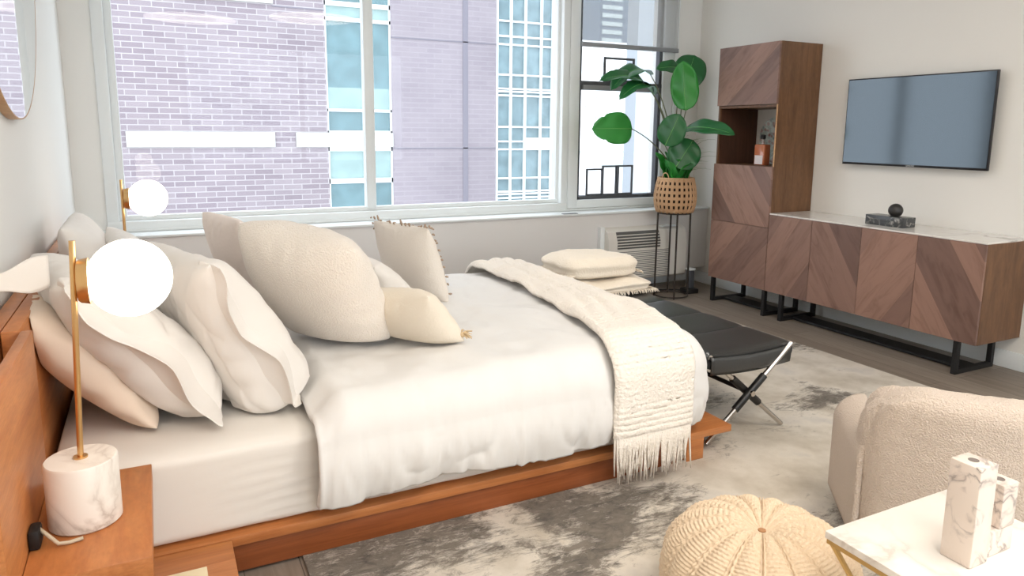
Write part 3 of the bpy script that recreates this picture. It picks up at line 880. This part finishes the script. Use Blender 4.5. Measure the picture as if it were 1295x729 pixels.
# end apron: leather flap hanging at the near end
def apron(a, b):
    x = bx0+.02+(bx1-bx0-.04)*a
    z = bz-.02-.075*b-.012*sin(pi*a)
    return Vector((x, by0-.004-.004*sin(b*pi), z))
bm = bmesh.new(); grid(bm, 24, 6, apron)
o = link('seat_flap', bm, M['leather'], bn, smooth=True); solidify(o, .005)
for ye in (by0+.005, by1-.03):
    for sg in (1, -1):
        xa, xb = (2.41, 2.865) if sg > 0 else (2.865, 2.41)
        yy = ye-.012*sg
        a = Vector((xa, yy, .020)); b = Vector((xb, yy, .400)); d = (b-a)
        link('leg', T([a, b], .0105, 14), M['chrome'], bn, auto=40)
        m_ = (a+b)/2
        link('leg_collar', T([m_-d*.17, m_+d*.17], .0165, 14), M['collar'], bn, auto=40)
    link('pivot', LT([(.001, -.034), (.012, -.034), (.012, .034), (.001, .034)], (2.6375, ye, .21), 16, 'Y'), M['chrome'], bn, auto=40)
link('stretcher', T([(2.6375, by0+.035, .21), (2.6375, by1-.06, .21)], .010, 12), M['collar'], bn, auto=40)
for x in (bx0+.022, bx1-.022):
    link('side_rail', T([(x, by0+.0, .39), (x, by1, .39)], .011, 12), M['chrome'], bn, auto=40)

# folded throws at the bench's far end
def folded(x0, x1, y0, y1, z0, z1, seed, layers):
    bm = bmesh.new(); cxx, cyy, czz = (x0+x1)/2, (y0+y1)/2, (z0+z1)/2
    def f(a, b):
        th = a*2*pi; ph = (b-.5)*pi
        e = .35
        sg = lambda q: (1 if q >= 0 else -1)
        cxv = sg(cos(ph))*abs(cos(ph))**.35
        x = cxv*sg(cos(th))*abs(cos(th))**e*(x1-x0)/2
        y = cxv*sg(sin(th))*abs(sin(th))**e*(y1-y0)/2
        z = sg(sin(ph))*abs(sin(ph))**.7*(z1-z0)/2
        p = Vector((x, y, z))
        s = Vector((x+seed, y, z))
        side = min(1, abs(cos(ph))**.5)
        groove = .006*sin(z/(z1-z0)*2*pi*layers)*side
        d = Vector((x, y, 0))
        if d.length > 1e-5: p += d.normalized()*groove
        p += Vector((nz(s, 8)*.012, nz(s+Vector((5, 0, 0)), 8)*.012, fbm(s, 5, 3)*.016*(1 if z > 0 else .3)))
        return Vector((cxx, cyy, czz))+p
    grid(bm, 120, 60, f, close_u=True)
    bmesh.ops.remove_doubles(bm, verts=bm.verts, dist=.0005)
    return bm
def fringe_edge(bm, a, b, nrm, n, L_, zmin):
    a, b, nrm = Vector(a), Vector(b), Vector(nrm)
    for k in range(n):
        p = a.lerp(b, (k+.5)/n); j = Vector((random.uniform(-.006, .006), random.uniform(-.006, .006), 0))
        e = p+nrm*L_*random.uniform(.7, 1.1)+j; e.z = max(zmin, e.z-.02)
        tube(bm, [p, p.lerp(e, .5)+Vector((0, 0, .004)), e], [.004, .0035, .002], 5)
random.seed(12)
FT = 'folded throws on the bench'
t1 = root('folded_throw', (2.66, -1.55, .412), 'lower cream folded throw with fringe, lying directly on the bench', 'throw blanket', FT)
link('cloth', folded(2.41, 2.93, -1.78, -1.33, .418, .494, 1, 2), M['blanket'], t1, smooth=True)
bm = bmesh.new(); fringe_edge(bm, (2.925, -1.77, .43), (2.925, -1.34, .43), (1, 0, -.1), 42, .035, .40); link('fringe', bm, M['blanket'], t1, smooth=True); bm = bmesh.new(); fringe_edge(bm, (2.5, -1.775, .435), (2.92, -1.775, .435), (0, -1, -.1), 40, .02, .417)
link('fringe', bm, M['blanket'], t1, smooth=True)
t2 = root('folded_throw', (2.66, -1.55, .495), 'plump folded cream throw on top of the other throw on the bench', 'throw blanket', FT)
link('cloth', folded(2.40, 2.86, -1.74, -1.33, .500, .618, 6, 2), M['blanket'], t2, smooth=True)
bm = bmesh.new(); fringe_edge(bm, (2.425, -1.72, .53), (2.425, -1.36, .53), (-1, 0, 0), 30, .05, .42)
link('fringe', bm, M['blanket'], t2, smooth=True); bm = bmesh.new()
fringe_edge(bm, (2.855, -1.72, .53), (2.855, -1.36, .53), (1, 0, 0), 30, .03, .5)
link('fringe', bm, M['blanket'], t2, smooth=True)

# ------------------------------------------------------------------ tower cabinet
XF = 4.278
tc = root('tower_cabinet', (4.48, -.99, 0), 'tall walnut cabinet with an open display niche on black frame feet', 'cabinet')
t0, t1_ = -.698, -1.279
bm = bmesh.new(); ys0, ys1 = t1_, t0
box(bm, XF+.018, XR-.004, ys0, ys0+.018, .191, 1.923, .001, 1); box(bm, XF+.018, XR-.004, ys1-.018, ys1, .191, 1.923, .001, 1)
for z in (.191, .632, 1.053, 1.482, 1.905): box(bm, XF+.018, XR-.004, ys0+.018, ys1-.018, z, z+.018)
link('carcass', bm, M['walnut_side'], tc)
link('niche_back', B(XR-.012, XR-.005, ys0+.018, ys1-.018, 1.071, 1.482), M['wall_r'], tc)
link('niche_lining', B(XF+.03, XR-.014, ys1-.022, ys1-.018, 1.071, 1.482), M['walnut_dark'], tc)
link('edge_strip', B(XF+.012, XF+.018, ys0, ys0+.008, 1.071, 1.5), M['oak'], tc)
def door(z0, z1, ya, yb, mt, par, nm='door'):
    return link(nm, B(XF, XF+.017, ya+.0015, yb-.0015, z0+.0015, z1-.0015, .0008, 1), M[mt], par)
door(.191, .641, ys0, ys1, 'door4', tc); door(.641, 1.071, ys0, ys1, 'door5', tc, 'drop_front'); door(1.500, 1.923, ys0, ys1, 'door6', tc)
def feet(par, ya, yb, x0=XF+.012, x1=4.64, z=.19, t=.028):
    for y in (ya, yb):
        bm = bmesh.new()
        box(bm, x0, x0+t, y-t/2, y+t/2, 0, z, .001, 1); box(bm, x1-t, x1, y-t/2, y+t/2, 0, z, .001, 1); box(bm, x0+t, x1-t, y-t/2, y+t/2, 0.0, t, .001, 1)
        link('foot_frame', bm, M['black'], par)
    link('foot_stretcher', B((x0+x1)/2-.065, (x0+x1)/2+.065, min(ya, yb)+t/2, max(ya, yb)-t/2, .006, .022, .001, 1), M['black'], par)
feet(tc, -.735, -1.262)
# sideboard
sb = root('sideboard', (4.48, -2.02, 0), 'low walnut sideboard with chevron doors and a pale marble top', 'sideboard')
y1_, y2_ = -2.764, -1.281
bm = bmesh.new()
box(bm, XF+.018, XR-.004, y1_, y1_+.02, .191, .738, .001, 1); box(bm, XF+.018, XR-.004, y2_-.02, y2_, .191, .738)
box(bm, XF+.018, XR-.004, y1_+.02, y2_-.02, .191, .211); box(bm, XF+.018, XR-.004, y1_+.02, y2_-.02, .718, .738)
link('carcass', bm, M['walnut_side'], sb)
link('marble_top', B(XF+.004, XR-.002, y1_-.0, y2_, .738, .748, .0015, 1), M['marble_top'], sb)
ds = [y2_, -1.651, -2.023, -2.387, y1_]
for i in range(4): door(.191, .738, ds[i+1], ds[i], 'door%d' % i, sb)
feet(sb, -1.42, -2.655)

# sculpture
sc_ = root('stone_sculpture', (4.45, -2.08, .748), 'dark marble slab with a stone ball on top, on the sideboard', 'sculpture')
link('slab', B(4.405, 4.52, -2.20, -1.945, .7485, .808, .002), M['marble_k'], sc_, auto=35)
bm = bmesh.new(); sphere(bm, (4.462, -2.105, .808+.036), .042, 32, 20)
link('ball', bm, M['stone_ball'], sc_, smooth=True)
# niche contents
pt = tag(link('decorative_plate', LT([(.001, 0), (.10, .004), (.175, .014), (.178, .018), (.10, .010), (.001, .006)], (0, 0, 0), 48, 'X'), M['plate'], loc=(0, 0, 0)), 'round patterned plate standing at the back of the cabinet niche', 'plate')
pt.location = (4.640, -.985, 1.071+.176); pt.rotation_euler = (0, radians(172), 0)
bt = root('spirit_bottle', (4.40, -1.115, 1.071), 'square clear bottle of amber liquor with a white label in the niche', 'bottle')
bc = (4.42, -1.04)
link('bottle_glass', B(bc[0]-.032, bc[0]+.032, bc[1]-.05, bc[1]+.05, 1.0715, 1.222, .010, 3), M['spirit'], bt, auto=40)
link('label', B(bc[0]-.0335, bc[0]-.0322, bc[1]-.038, bc[1]+.038, 1.078, 1.142), M['label'], bt)
link('neck', LT([(.013, 0), (.013, .035), (.016, .036), (.016, .042)], (bc[0], bc[1], 1.220), 16), M['bottleglass'], bt, auto=40)
link('stopper', LT([(.012, 0), (.019, .006), (.019, .03), (.012, .034)], (bc[0], bc[1], 1.258), 16), M['rubber'], bt, auto=40)

# ------------------------------------------------------------------ television
tv = root('television', (4.64, -2.04, 1.38), 'flat black television mounted on the right wall above the sideboard', 'television')
xt, v0, v1, zz0, zz1 = 4.628, -1.561, -2.521, 1.102, 1.661
link('housing', B(xt, xt+.016, v1, v0, zz0, zz1, .003), M['tvframe'], tv, auto=35)
link('rear_housing', B(xt+.016, xt+.045, v1+.12, v0-.12, zz0+.05, zz1-.1, .006), M['tvframe'], tv, auto=35)
link('wall_bracket', B(xt+.045, XR-.001, -2.2, -1.88, 1.25, 1.5, .003), M['black'], tv, auto=35)
link('screen', B(xt-.003, xt+.001, v1+.008, v0-.008, zz0+.014, zz1-.008), M['screen'], tv)
cu = bpy.data.curves.new('logo_text', 'FONT'); cu.body = 'SAMSUNG'; cu.size = .012; cu.extrude = .0004; cu.align_x = 'CENTER'; cu.align_y = 'CENTER'
to = bpy.data.objects.new('logo_text', cu); COL.objects.link(to)
dg = bpy.context.evaluated_depsgraph_get(); me = bpy.data.meshes.new_from_object(to.evaluated_get(dg)); bpy.data.objects.remove(to)
me.transform(Matrix.Translation((xt-.0015, -2.055, zz0+.0065)) @ Matrix(((0, 0, -1, 0), (-1, 0, 0, 0), (0, 1, 0, 0), (0, 0, 0, 1))))
bm = bmesh.new(); bm.from_mesh(me)
link('logo', bm, M['silver'], tv)

# ------------------------------------------------------------------ air conditioner
ac = root('wall_air_conditioner', (3.97, -.3, .12), 'white through-wall air conditioner under the right window', 'air conditioner')
bm = bmesh.new()
prof = [(-.206, .12), (-.30, .125), (-.315, .14), (-.315, .44), (-.285, .515), (-.245, .540), (-.206, .545)]
xa, xb = 3.60, 4.375
A_ = [bm.verts.new((xa, y, z)) for y, z in prof]; B_ = [bm.verts.new((xb, y, z)) for y, z in prof]
bm.faces.new(A_[::-1]); bm.faces.new(B_)
for i in range(len(prof)): j = (i+1) % len(prof); bm.faces.new((A_[i], A_[j], B_[j], B_[i]))
link('cover', bm, M['ac'], ac, auto=25)
bm = bmesh.new()
n_ = 24
link('mounting_sleeve', B(3.56, 3.60, -.25, -.2055, .10, .555, .003), M['trim'], ac, auto=35)
# upper outlet
bm = bmesh.new()
def pt_on(t): return Vector((0, -.315+.030*t-.0015, .44+.075*t-.002))
box(bm, 3.68, 4.10, -.3175, -.3150, .38, .44); 
b = bmesh.new(); box(b, 3.68, 4.10, -.0015, .0, 0, .081)
bmesh.ops.transform(b, matrix=Matrix.Translation((0, -.315, .44)) @ Matrix.Rotation(-math.atan2(.030, .075), 4, 'X'), verts=b.verts); merge(bm, b)
link('air_outlet', bm, M['grille'], ac)
bm = bmesh.new()
for k in range(5):
    z = .395+k*.0225; yy = -.3175 if z < .44 else -.315+.4*(z-.44)
    box(bm, 3.68, 4.10, yy-.008, yy, z, z+.007)
link('outlet_louver', bm, M['ac'], ac)
bm = bmesh.new()
for k in range(15): z = .145+k*.0148; box(bm, 3.66, 4.20, -.3168, -.315, z, z+.0048)
link('intake_slots', bm, M['grille'], ac)
link('control_panel', B(4.14, 4.30, -.275, -.23, .532, .5445, .002), M['trim'], ac)

# ------------------------------------------------------------------ plant stand, basket, plant
SC = Vector((4.10, -.475, 0))
ps = root('plant_stand', SC, 'slim dark metal plant stand holding the wicker basket by the window', 'plant stand')
for k, a in enumerate((-118, -28, 62, 152)):
    d = Vector((cos(radians(a)), sin(radians(a)), 0))
    link('leg', T([SC+d*.132+Vector((0, 0, .0)), SC+d*.128+Vector((0, 0, .705))], .0075, 8), M['stand'], ps, auto=40)
bm = bmesh.new(); tube(bm, [SC+Vector((  .131*cos(a*pi/24), .131*sin(a*pi/24), .012)) for a in range(48)], .006, 8, closed=True)
link('base_ring', bm, M['stand'], ps, smooth=True)
bm = bmesh.new(); tube(bm, [SC+Vector((.128*cos(a*pi/24), .128*sin(a*pi/24), .675)) for a in range(48)], .006, 8, closed=True)
for a in (17, 107):
    d = Vector((cos(radians(a)), sin(radians(a)), 0)); tube(bm, [SC-d*.127+Vector((0, 0, .675)), SC+d*.127+Vector((0, 0, .675))], .005, 6)
link('top_ring', bm, M['stand'], ps, smooth=True)
bk = root('wicker_basket', SC+Vector((0, 0, .682)), 'tan open-weave wicker basket on the dark plant stand', 'basket')
def brad(h): return .138+.022*sin(pi*min(1, h/.27)**.8)-.003*max(0, (h-.16)/.11)
z0 = .683; Hb = .265
bm = bmesh.new()
for row in range(6):
    hc = .028+row*.0455
    for dz in ((-.0115, -.004, .0035) if row else (-.02, -.010, 0)):
        h = hc+dz; tube(bm, [SC+Vector((brad(h)*cos(2*pi*k/48), brad(h)*sin(2*pi*k/48), z0+h)) for k in range(48)], .0048, 6, closed=True)
for k in range(26):
    a0 = 2*pi*k/26
    for da in (-.045, 0, .045):
        a = a0+da
        tube(bm, [SC+Vector(((brad(h)+.003)*cos(a), (brad(h)+.003)*sin(a), z0+h)) for h in [i*Hb/9 for i in range(10)]], .0045, 5)
tube(bm, [SC+Vector((brad(Hb)*cos(2*pi*k/48), brad(Hb)*sin(2*pi*k/48), z0+Hb)) for k in range(48)], .008, 8, closed=True)
link('weave', bm, M['wicker'], bk, smooth=True)
bm = bmesh.new()
a = radians(200)
for a in (radians(195), radians(15)):
    cc = SC+Vector((brad(Hb)*cos(a), brad(Hb)*sin(a), z0+Hb)); tdir = Vector((-sin(a), cos(a), 0))
    link('handle', T([cc+tdir*.03*cos(q)+Vector((0, 0, .045*sin(q))) for q in [pi*i/12 for i in range(13)]], .004, 6), M['wicker'], bk, smooth=True)
pp = root('potted_plant', SC+Vector((0, 0, .69)), 'tall leafy green plant with broad paddle leaves standing in the wicker basket', 'plant')
link('inner_pot', LT([(.001, .012), (.112, .012), (.133, .10), (.136, .235), (.12, .24), (.001, .225)], SC+Vector((0, 0, .682)), 32), M['soil'], pp, auto=40)
def leaf(bm, base, tip, width, nrm, droop=.0, fold=.12, rr=None, wave=.006, n=22, m=11, tear=0):
    base, tip, nrm = Vector(base), Vector(tip), Vector(nrm).normalized()
    ax = tip-base; L_ = ax.length; ax.normalize()
    nrm = (nrm-ax*nrm.dot(ax)).normalized(); sd = ax.cross(nrm)
    def f(a, b):
        t = a; s = b*2-1
        w = width/2*(max(0, 1-abs(2*t**.85-1)**2.2))**.62
        w = max(w, .002)
        p = base+ax*L_*t+sd*s*w
        p += nrm*(abs(s)*w*fold*2+wave*sin(t*14+s*3)*abs(s))
        p += nrm*droop*4*t*(1-t)
        if tear and abs(s) > .6: p -= sd*s*.010*tear*(1 if sin(t*52) > .93 else 0)
        return p
    grid(bm, n, m, f)
    # midrib
    if rr is not None:
        tube(rr, [base+ax*L_*t+nrm*(droop*4*t*(1-t)+.0015) for t in [i/12 for i in range(12)]], [.0035*(1-i/14) for i in range(12)], 5)
def stemc(bm, a, c, b, r=.0045):
    a, b, c = Vector(a), Vector(b), Vector(c)
    tube(bm, [a*(1-t)**2+c*2*t*(1-t)+b*t*t for t in [i/14 for i in range(15)]], [r*(1.25-.5*i/14) for i in range(15)], 6)
VW = Vector((-.62, -.78, .08))   # roughly towards the room
S0 = SC+Vector((0, 0, .92))
LEAVES = [
 # base, tip, width, normal, droop, material, tear
 ((3.665, -.47, 1.325), (3.29, -.50, 1.322), .235, (-.5, -.85, .1), .02, 'leaf_b', 1),
 ((3.87, -.40, 1.735), (3.43, -.52, 1.600), .17, (-.3, -.45, .85), .09, 'leaf_d', 1),
 ((3.86, -.44, 1.60), (3.31, -.55, 1.66), .16, (-.2, -.55, .8), .085, 'leaf_d', 1),
 ((3.86, -.46, 1.585), (3.45, -.60, 1.53), .15, (-.2, -.5, .85), .10, 'leaf_d', 1),
 ((4.13, -.52, 1.47), (4.095, -.50, 1.84), .215, (-.5, -.86, .15), -.02, 'leaf', 0),
 ((4.23, -.36, 1.645), (4.375, -.30, 1.915), .26, (-.55, -.8, .1), .02, 'leaf_d', 0),
 ((4.22, -.33, 1.80), (3.98, -.33, 1.79), .12, (-.4, -.8, .5), .02, 'leaf_d', 0),
 ((4.14, -.50, 1.33), (4.195, -.985, 1.29), .15, (-.62, -.30, .72), .04, 'leaf_d', 0),
 ((3.96, -.50, 1.20), (4.045, -.55, 1.44), .21, (-.6, -.8, .0), .01, 'leaf_d', 0),
 ((4.02, -.56, 1.035), (4.165, -.58, 1.245), .25, (-.55, -.82, .2), .01, 'leaf_d', 0),
]
for i, (b_, t_, w_, n_, dr, mt_, tr) in enumerate(LEAVES):
    bm = bmesh.new(); rb = bmesh.new()
    leaf(bm, b_, t_, w_, n_, dr, .10, rb, tear=tr)
    o = link('leaf', bm, M[mt_], pp, smooth=True); solidify(o, .0012)
    link('leaf_rib', rb, M['rib'], o, smooth=True)
    st = bmesh.new(); a = Vector((SC.x+random.uniform(-.03, .03), SC.y+random.uniform(-.03, .03), .90)); e = Vector(b_)
    stemc(st, a, (a.x*.65+e.x*.35, a.y*.6+e.y*.4, a.z+(e.z-a.z)*.72), e)
    link('stem', st, M['stem'], pp, smooth=True)
random.seed(21)
for k in range(17):
    a = 2*pi*k/17+random.uniform(-.2, .2)
    b_ = SC+Vector((.05*cos(a), .05*sin(a), .90)); q_ = random.uniform(.09, .19); t_ = SC+Vector((q_*cos(a), q_*sin(a), 1.02+random.uniform(.03, .14)))
    bm = bmesh.new(); leaf(bm, b_, t_, .125, Vector((-cos(a)*.3, -sin(a)*.3, 1))+VW*.4, .015, .15)
    o = link('leaf', bm, M['leaf_b' if k % 3 else 'leaf'], pp, smooth=True); solidify(o, .001)
bm = bmesh.new()
for k in range(34):
    a = radians(random.uniform(-75, 30)); R_ = random.uniform(.14, .30); h = random.uniform(.10, .36)
    p0 = SC+Vector((.05*cos(a), .05*sin(a), .92)); p2 = SC+Vector((R_*cos(a), R_*sin(a), .92+h)); p1 = SC+Vector((.3*R_*cos(a), .3*R_*sin(a), .95+h))
    tube(bm, [p0*(1-t)**2+p1*2*t*(1-t)+p2*t*t for t in [i/7 for i in range(8)]], [.0022*(1.1-i/8) for i in range(8)], 4)
link('grass_blades', bm, M['straw'], pp, smooth=True)
# power adapter by the stand
ad = root('power_adapter', (4.29, -.62, 0), 'dark upright power adapter with white top and cable beside the plant stand', 'power adapter')
link('adapter_body', B(4.295, 4.345, -.47, -.42, .04, .19, .008), M['frame_dk'], ad, auto=35)
link('adapter_cap', B(4.29, 4.35, -.475, -.415, .19, .205, .004), M['trim'], ad, auto=35)
link('adapter_foot', B(4.262, 4.368, -.50, -.39, .0, .04, .008), M['rubber'], ad, auto=35)
link('cable', T([(4.29, -.40, .03), (4.36, -.34, .02), (4.45, -.25, .03), (4.55, -.20, .08), (4.62, -.15, .12)], .005, 6), M['cable'], ad, smooth=True)
link('cable', T([(4.265, -.42, .02), (4.25, -.33, .008), (4.15, -.29, .008), (4.0, -.25, .008), (3.9, -.2, .012)], .006, 6), M['rubber'], ad, smooth=True)

# ------------------------------------------------------------------ pouf
PC = Vector((1.765, -3.715, .016)); PR, PH = .245, .300
def pouf_pt(u, v, full=True):
    th = u*2*pi; ph = -pi/2+v*pi
    cr = abs(cos(ph))**.72; zz = sin(ph)
    sgn = 1 if zz > 0 else -1
    r = PR*cr; z = PH/2*(sgn*abs(zz)**.9)
    K = 16
    s = (u*K) % 1.0; d = min(s, 1-s)          # distance to cord seam
    seam = math.exp(-((d-.055)/.035)**2)       # paired cords either side of the seam
    valley = -math.exp(-(d/.02)**2)
    # rungs between the seams, staggered stitch lumps
    body = sstep(.09, .16, d)
    rows = 54
    q = v*rows; lump = abs(sin(q*pi))**.8
    st = .85+.15*sin(s*2*pi*5+(int(q) % 2)*pi)
    scallop = .012*sin(pi*s)
    fade = min(1, cr*2.4)
    h = (.008*seam*(1+.35*sin(v*170))+.003*valley+(.0065*lump*st-.002)*body+scallop-.005)*fade
    n = Vector((cos(ph)*cos(th), cos(ph)*sin(th), sin(ph)))
    p = Vector((r*cos(th), r*sin(th), z))+n*h
    if v > .5: p.z -= .028*math.exp(-(r/.05)**2)
    return PC+Vector((0, 0, PH/2))+p
bm = bmesh.new(); grid(bm, 640, 380, pouf_pt, close_u=True)
bmesh.ops.remove_doubles(bm, verts=bm.verts, dist=.0002)
pf_ = root('knitted_pouf', PC, 'round cream chunky knitted pouf on the rug beside the marble table', 'pouf')
link('knit_cover', bm, M['knit'], pf_, smooth=True)
link('crown_hole', LT([(.001, 0), (.010, 0), (.010, .003), (.001, .003)], PC+Vector((0, 0, PH-.027)), 12), M['knit_in'], pf_)

# ------------------------------------------------------------------ side table + candle holder
st_ = root('side_table', (1.89, -4.18, .010), 'square white marble side table on a brass frame, cut by the bottom right corner', 'side table')
tx0, tx1, ty0, ty1, tz = 1.676, 2.105, -4.40, -3.97, .45
link('tabletop', B(tx0, tx1, ty0, ty1, tz-.017, tz, .002), M['marble_w'], st_, auto=35)
bm = bmesh.new(); t_ = .012
for a in ((tx0, tx1, ty0, ty0+t_), (tx0, tx1, ty1-t_, ty1), (tx0, tx0+t_, ty0+t_, ty1-t_), (tx1-t_, tx1, ty0+t_, ty1-t_)):
    box(bm, a[0]+.003*(a[0] == tx0), a[1]-.003*(a[1] == tx1), a[2]+.003*(a[2] == ty0), a[3]-.003*(a[3] == ty1), tz-.029, tz-.0175, .001, 1)
link('top_frame', bm, M['brass2'], st_)
cxm, cym = (tx0+tx1)/2, (ty0+ty1)/2
for sx in (0, 1):
    for sy in (0, 1):
        a = Vector((tx0+.012 if not sx else tx1-.012, ty0+.012 if not sy else ty1-.012, tz-.028)); b = a.lerp(Vector((cxm, cym, a.z)), .42); b.z = .22
        c2 = Vector((a.x, a.y, .016))
        link('leg', T([a, b, c2], .0065, 8), M['brass2'], st_, auto=40)
bm = bmesh.new()
for a in ((tx0, tx1, ty0, ty0+t_), (tx0, tx1, ty1-t_, ty1), (tx0, tx0+t_, ty0+t_, ty1-t_), (tx1-t_, tx1, ty0+t_, ty1-t_)):
    box(bm, a[0]+.003, a[1]-.003, a[2]+.003, a[3]-.003, .0105, .022, .001, 1)
link('base_frame', bm, M['brass2'], st_)
chd = root('candle_holder', (1.87, -4.17, tz), 'veined pink-white marble block candle holder, stepped, on the side table', 'candle holder')
ang = radians(38)
def rbox(cx_, cy_, wx, wy, z0, z1, hole=True):
    b = bmesh.new(); box(b, -wx/2, wx/2, -wy/2, wy/2, 0, z1-z0, .003, 2)
    bmesh.ops.transform(b, matrix=Matrix.Translation((cx_, cy_, z0)) @ Matrix.Rotation(0, 4, 'Z'), verts=b.verts); return b
hx, hy = 1.845, -4.165
bm = rbox(hx, hy, .058, .062, tz+.0005, tz+.212)
link('tall_block', bm, M['marble_v'], chd, auto=35)
bm = rbox(hx+.030+.048, hy+.004, .095, .054, tz+.0005, tz+.055); link('foot_block', bm, M['marble_v'], chd, auto=35)
bm = rbox(hx+.030+.070, hy+.004, .052, .054, tz+.0555, tz+.150); link('short_block', bm, M['marble_v'], chd, auto=35)
for (x_, z_) in ((hx, tz+.2121), (hx+.10, tz+.1501)):
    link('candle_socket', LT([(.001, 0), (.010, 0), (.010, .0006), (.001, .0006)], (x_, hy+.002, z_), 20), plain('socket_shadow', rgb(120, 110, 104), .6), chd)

# ------------------------------------------------------------------ armchair
# stands with its back to the camera; local x = right, y = away (front)
ca = radians(-40)
CH = Matrix.Translation((2.49, -3.945, .0105)) @ Matrix.Rotation(ca, 4, 'Z')
ch = root('boucle_armchair', CH.translation, 'cream boucle armchair with rounded back turned to the viewer', 'armchair')
def rsolid(x0, x1, y0, y1, z0, z1, r, n=20, dome=0, topr=None, warp=None):
    """rounded block with separate rounding, in chair space"""
    b = bmesh.new(); box(b, x0, x1, y0, y1, z0, z1)
    bmesh.ops.subdivide_edges(b, edges=list(b.edges), cuts=n, use_grid_fill=True)
    c_ = Vector(((x0+x1)/2, (y0+y1)/2, (z0+z1)/2)); hh = Vector(((x1-x0)/2, (y1-y0)/2, (z1-z0)/2))
    for v in b.verts:
        d = v.co-c_
        # first round in the x-z outline with a large radius, then soften edges
        R = topr or r
        if topr:
            qx = max(-hh.x+R, min(hh.x-R, d.x)); qz = min(hh.z-R, d.z)
            if d.z > hh.z-R:
                e = Vector((d.x-qx, d.z-qz)); 
                if e.length > 1e-6 and abs(d.x) > hh.x-R:
                    m_ = max(abs(e.x), abs(e.y)); e = e.normalized()*m_
                    d.x, d.z = qx+e.x, qz+e.y
        q = Vector((max(-hh.x+r, min(hh.x-r, d.x)), max(-hh.y+r, min(hh.y-r, d.y)), max(-hh.z+r, min(hh.z-r, d.z))))
        e = d-q
        if e.length > 1e-6:
            m_ = max(abs(e.x), abs(e.y), abs(e.z)); d = q+e.normalized()*m_
        v.co = c_+d
        if warp: v.co = warp(v.co.copy())
    for v in b.verts:
        v.co += Vector((nz(v.co, 70), nz(v.co+Vector((9, 0, 0)), 70), nz(v.co+Vector((0, 9, 0)), 70)))*.0035
    bmesh.ops.transform(b, matrix=CH, verts=b.verts)
    return b
def bw(p): p.y += .14*(p.x/.4)**2-.10*(p.z-.05)/.6*.35; return p
link('backrest', rsolid(-.38, .38, .0, .14, .06, .57, .055, 44, topr=.17, warp=bw), M['boucle'], ch, smooth=True)
def aw(p): p.z -= .0+.16*max(0, (p.y-.1))**1.0*.2; return p
link('armrest', rsolid(-.365, -.245, .17, .50, .05, .36, .055, 26), M['boucle'], ch, smooth=True)
link('armrest', rsolid(.245, .365, .17, .50, .05, .36, .055, 26), M['boucle'], ch, smooth=True)
link('seat_cushion', rsolid(-.24, .24, .12, .50, .20, .33, .06, 26), M['boucle'], ch, smooth=True)
link('base', rsolid(-.30, .30, .13, .57, .05, .23, .03, 14), M['boucle'], ch, smooth=True)
# outer wrap band of the left arm
def band(a, b):
    ang_ = pi*.5*a
    if a < .5: 
        t = a/.5; z = .06+.25*t; x = -.381
    else:
        t = (a-.5)/.5; x = -.381+.085*(1-cos(t*pi/2)); z = .31+.085*sin(t*pi/2)
    return CH @ Vector((x, .13+.36*b, z))
bm = bmesh.new(); grid(bm, 40, 30, band); o = link('arm_shell', bm, M['boucle'], ch, smooth=True); solidify(o, .018, 0)
for sx in (-.28, .28):
    for sy in (.16, .52):
        p = CH @ Vector((sx, sy, 0)); link('foot', LT([(.016, .0005), (.022, .05)], p, 16), M['oak'], ch, auto=40)

# ------------------------------------------------------------------ lights
w = bpy.data.worlds.new('sky'); scene.world = w; w.use_nodes = True
bg = w.node_tree.nodes['Background']; bg.inputs['Color'].default_value = (.84, .92, 1.0, 1); bg.inputs['Strength'].default_value = 3.0
def area(name, loc, rot, size, power, col, sy=None):
    l = bpy.data.lights.new(name, 'AREA'); l.size = size; l.energy = power; l.color = col
    if sy: l.shape = 'RECTANGLE'; l.size_y = sy
    o = bpy.data.objects.new(name, l); COL.objects.link(o); o.location = loc; o.rotation_euler = rot; return o
def fill_lamp(x, y, label, power):  # unseen round lamp added under the ceiling as soft warm fill
    r = root('fill_lamp', (x, y, ZC), label, 'added fill lamp', 'added unseen fill lamps')
    link('housing', LT([(.001, -.045), (.57, -.045), (.585, -.035), (.585, -.0005), (.001, -.0005)], (x, y, ZC), 40), M['trim'], r, auto=40)
    l = area('fill_light', (0, 0, -.055), (0, 0, 0), 1.1, power, (1, .90, .79)); l.parent = r
    l.data.shape = 'DISK'
fill_lamp(2.4, -4.6, 'wide round added fill lamp, out of view on the ceiling over the armchair end of the room', 30)
fill_lamp(2.4, -2.0, 'wide round added fill lamp, out of view on the ceiling above the foot of the bed', 9)
fill_lamp(1.0, -5.4, 'wide round added fill lamp, out of view on the ceiling behind the camera', 28)
scene.view_settings.view_transform = 'Standard'; scene.view_settings.look = 'None'
scene.view_settings.exposure = 0.32; scene.view_settings.gamma = 1; scene.view_settings.use_curve_mapping = False
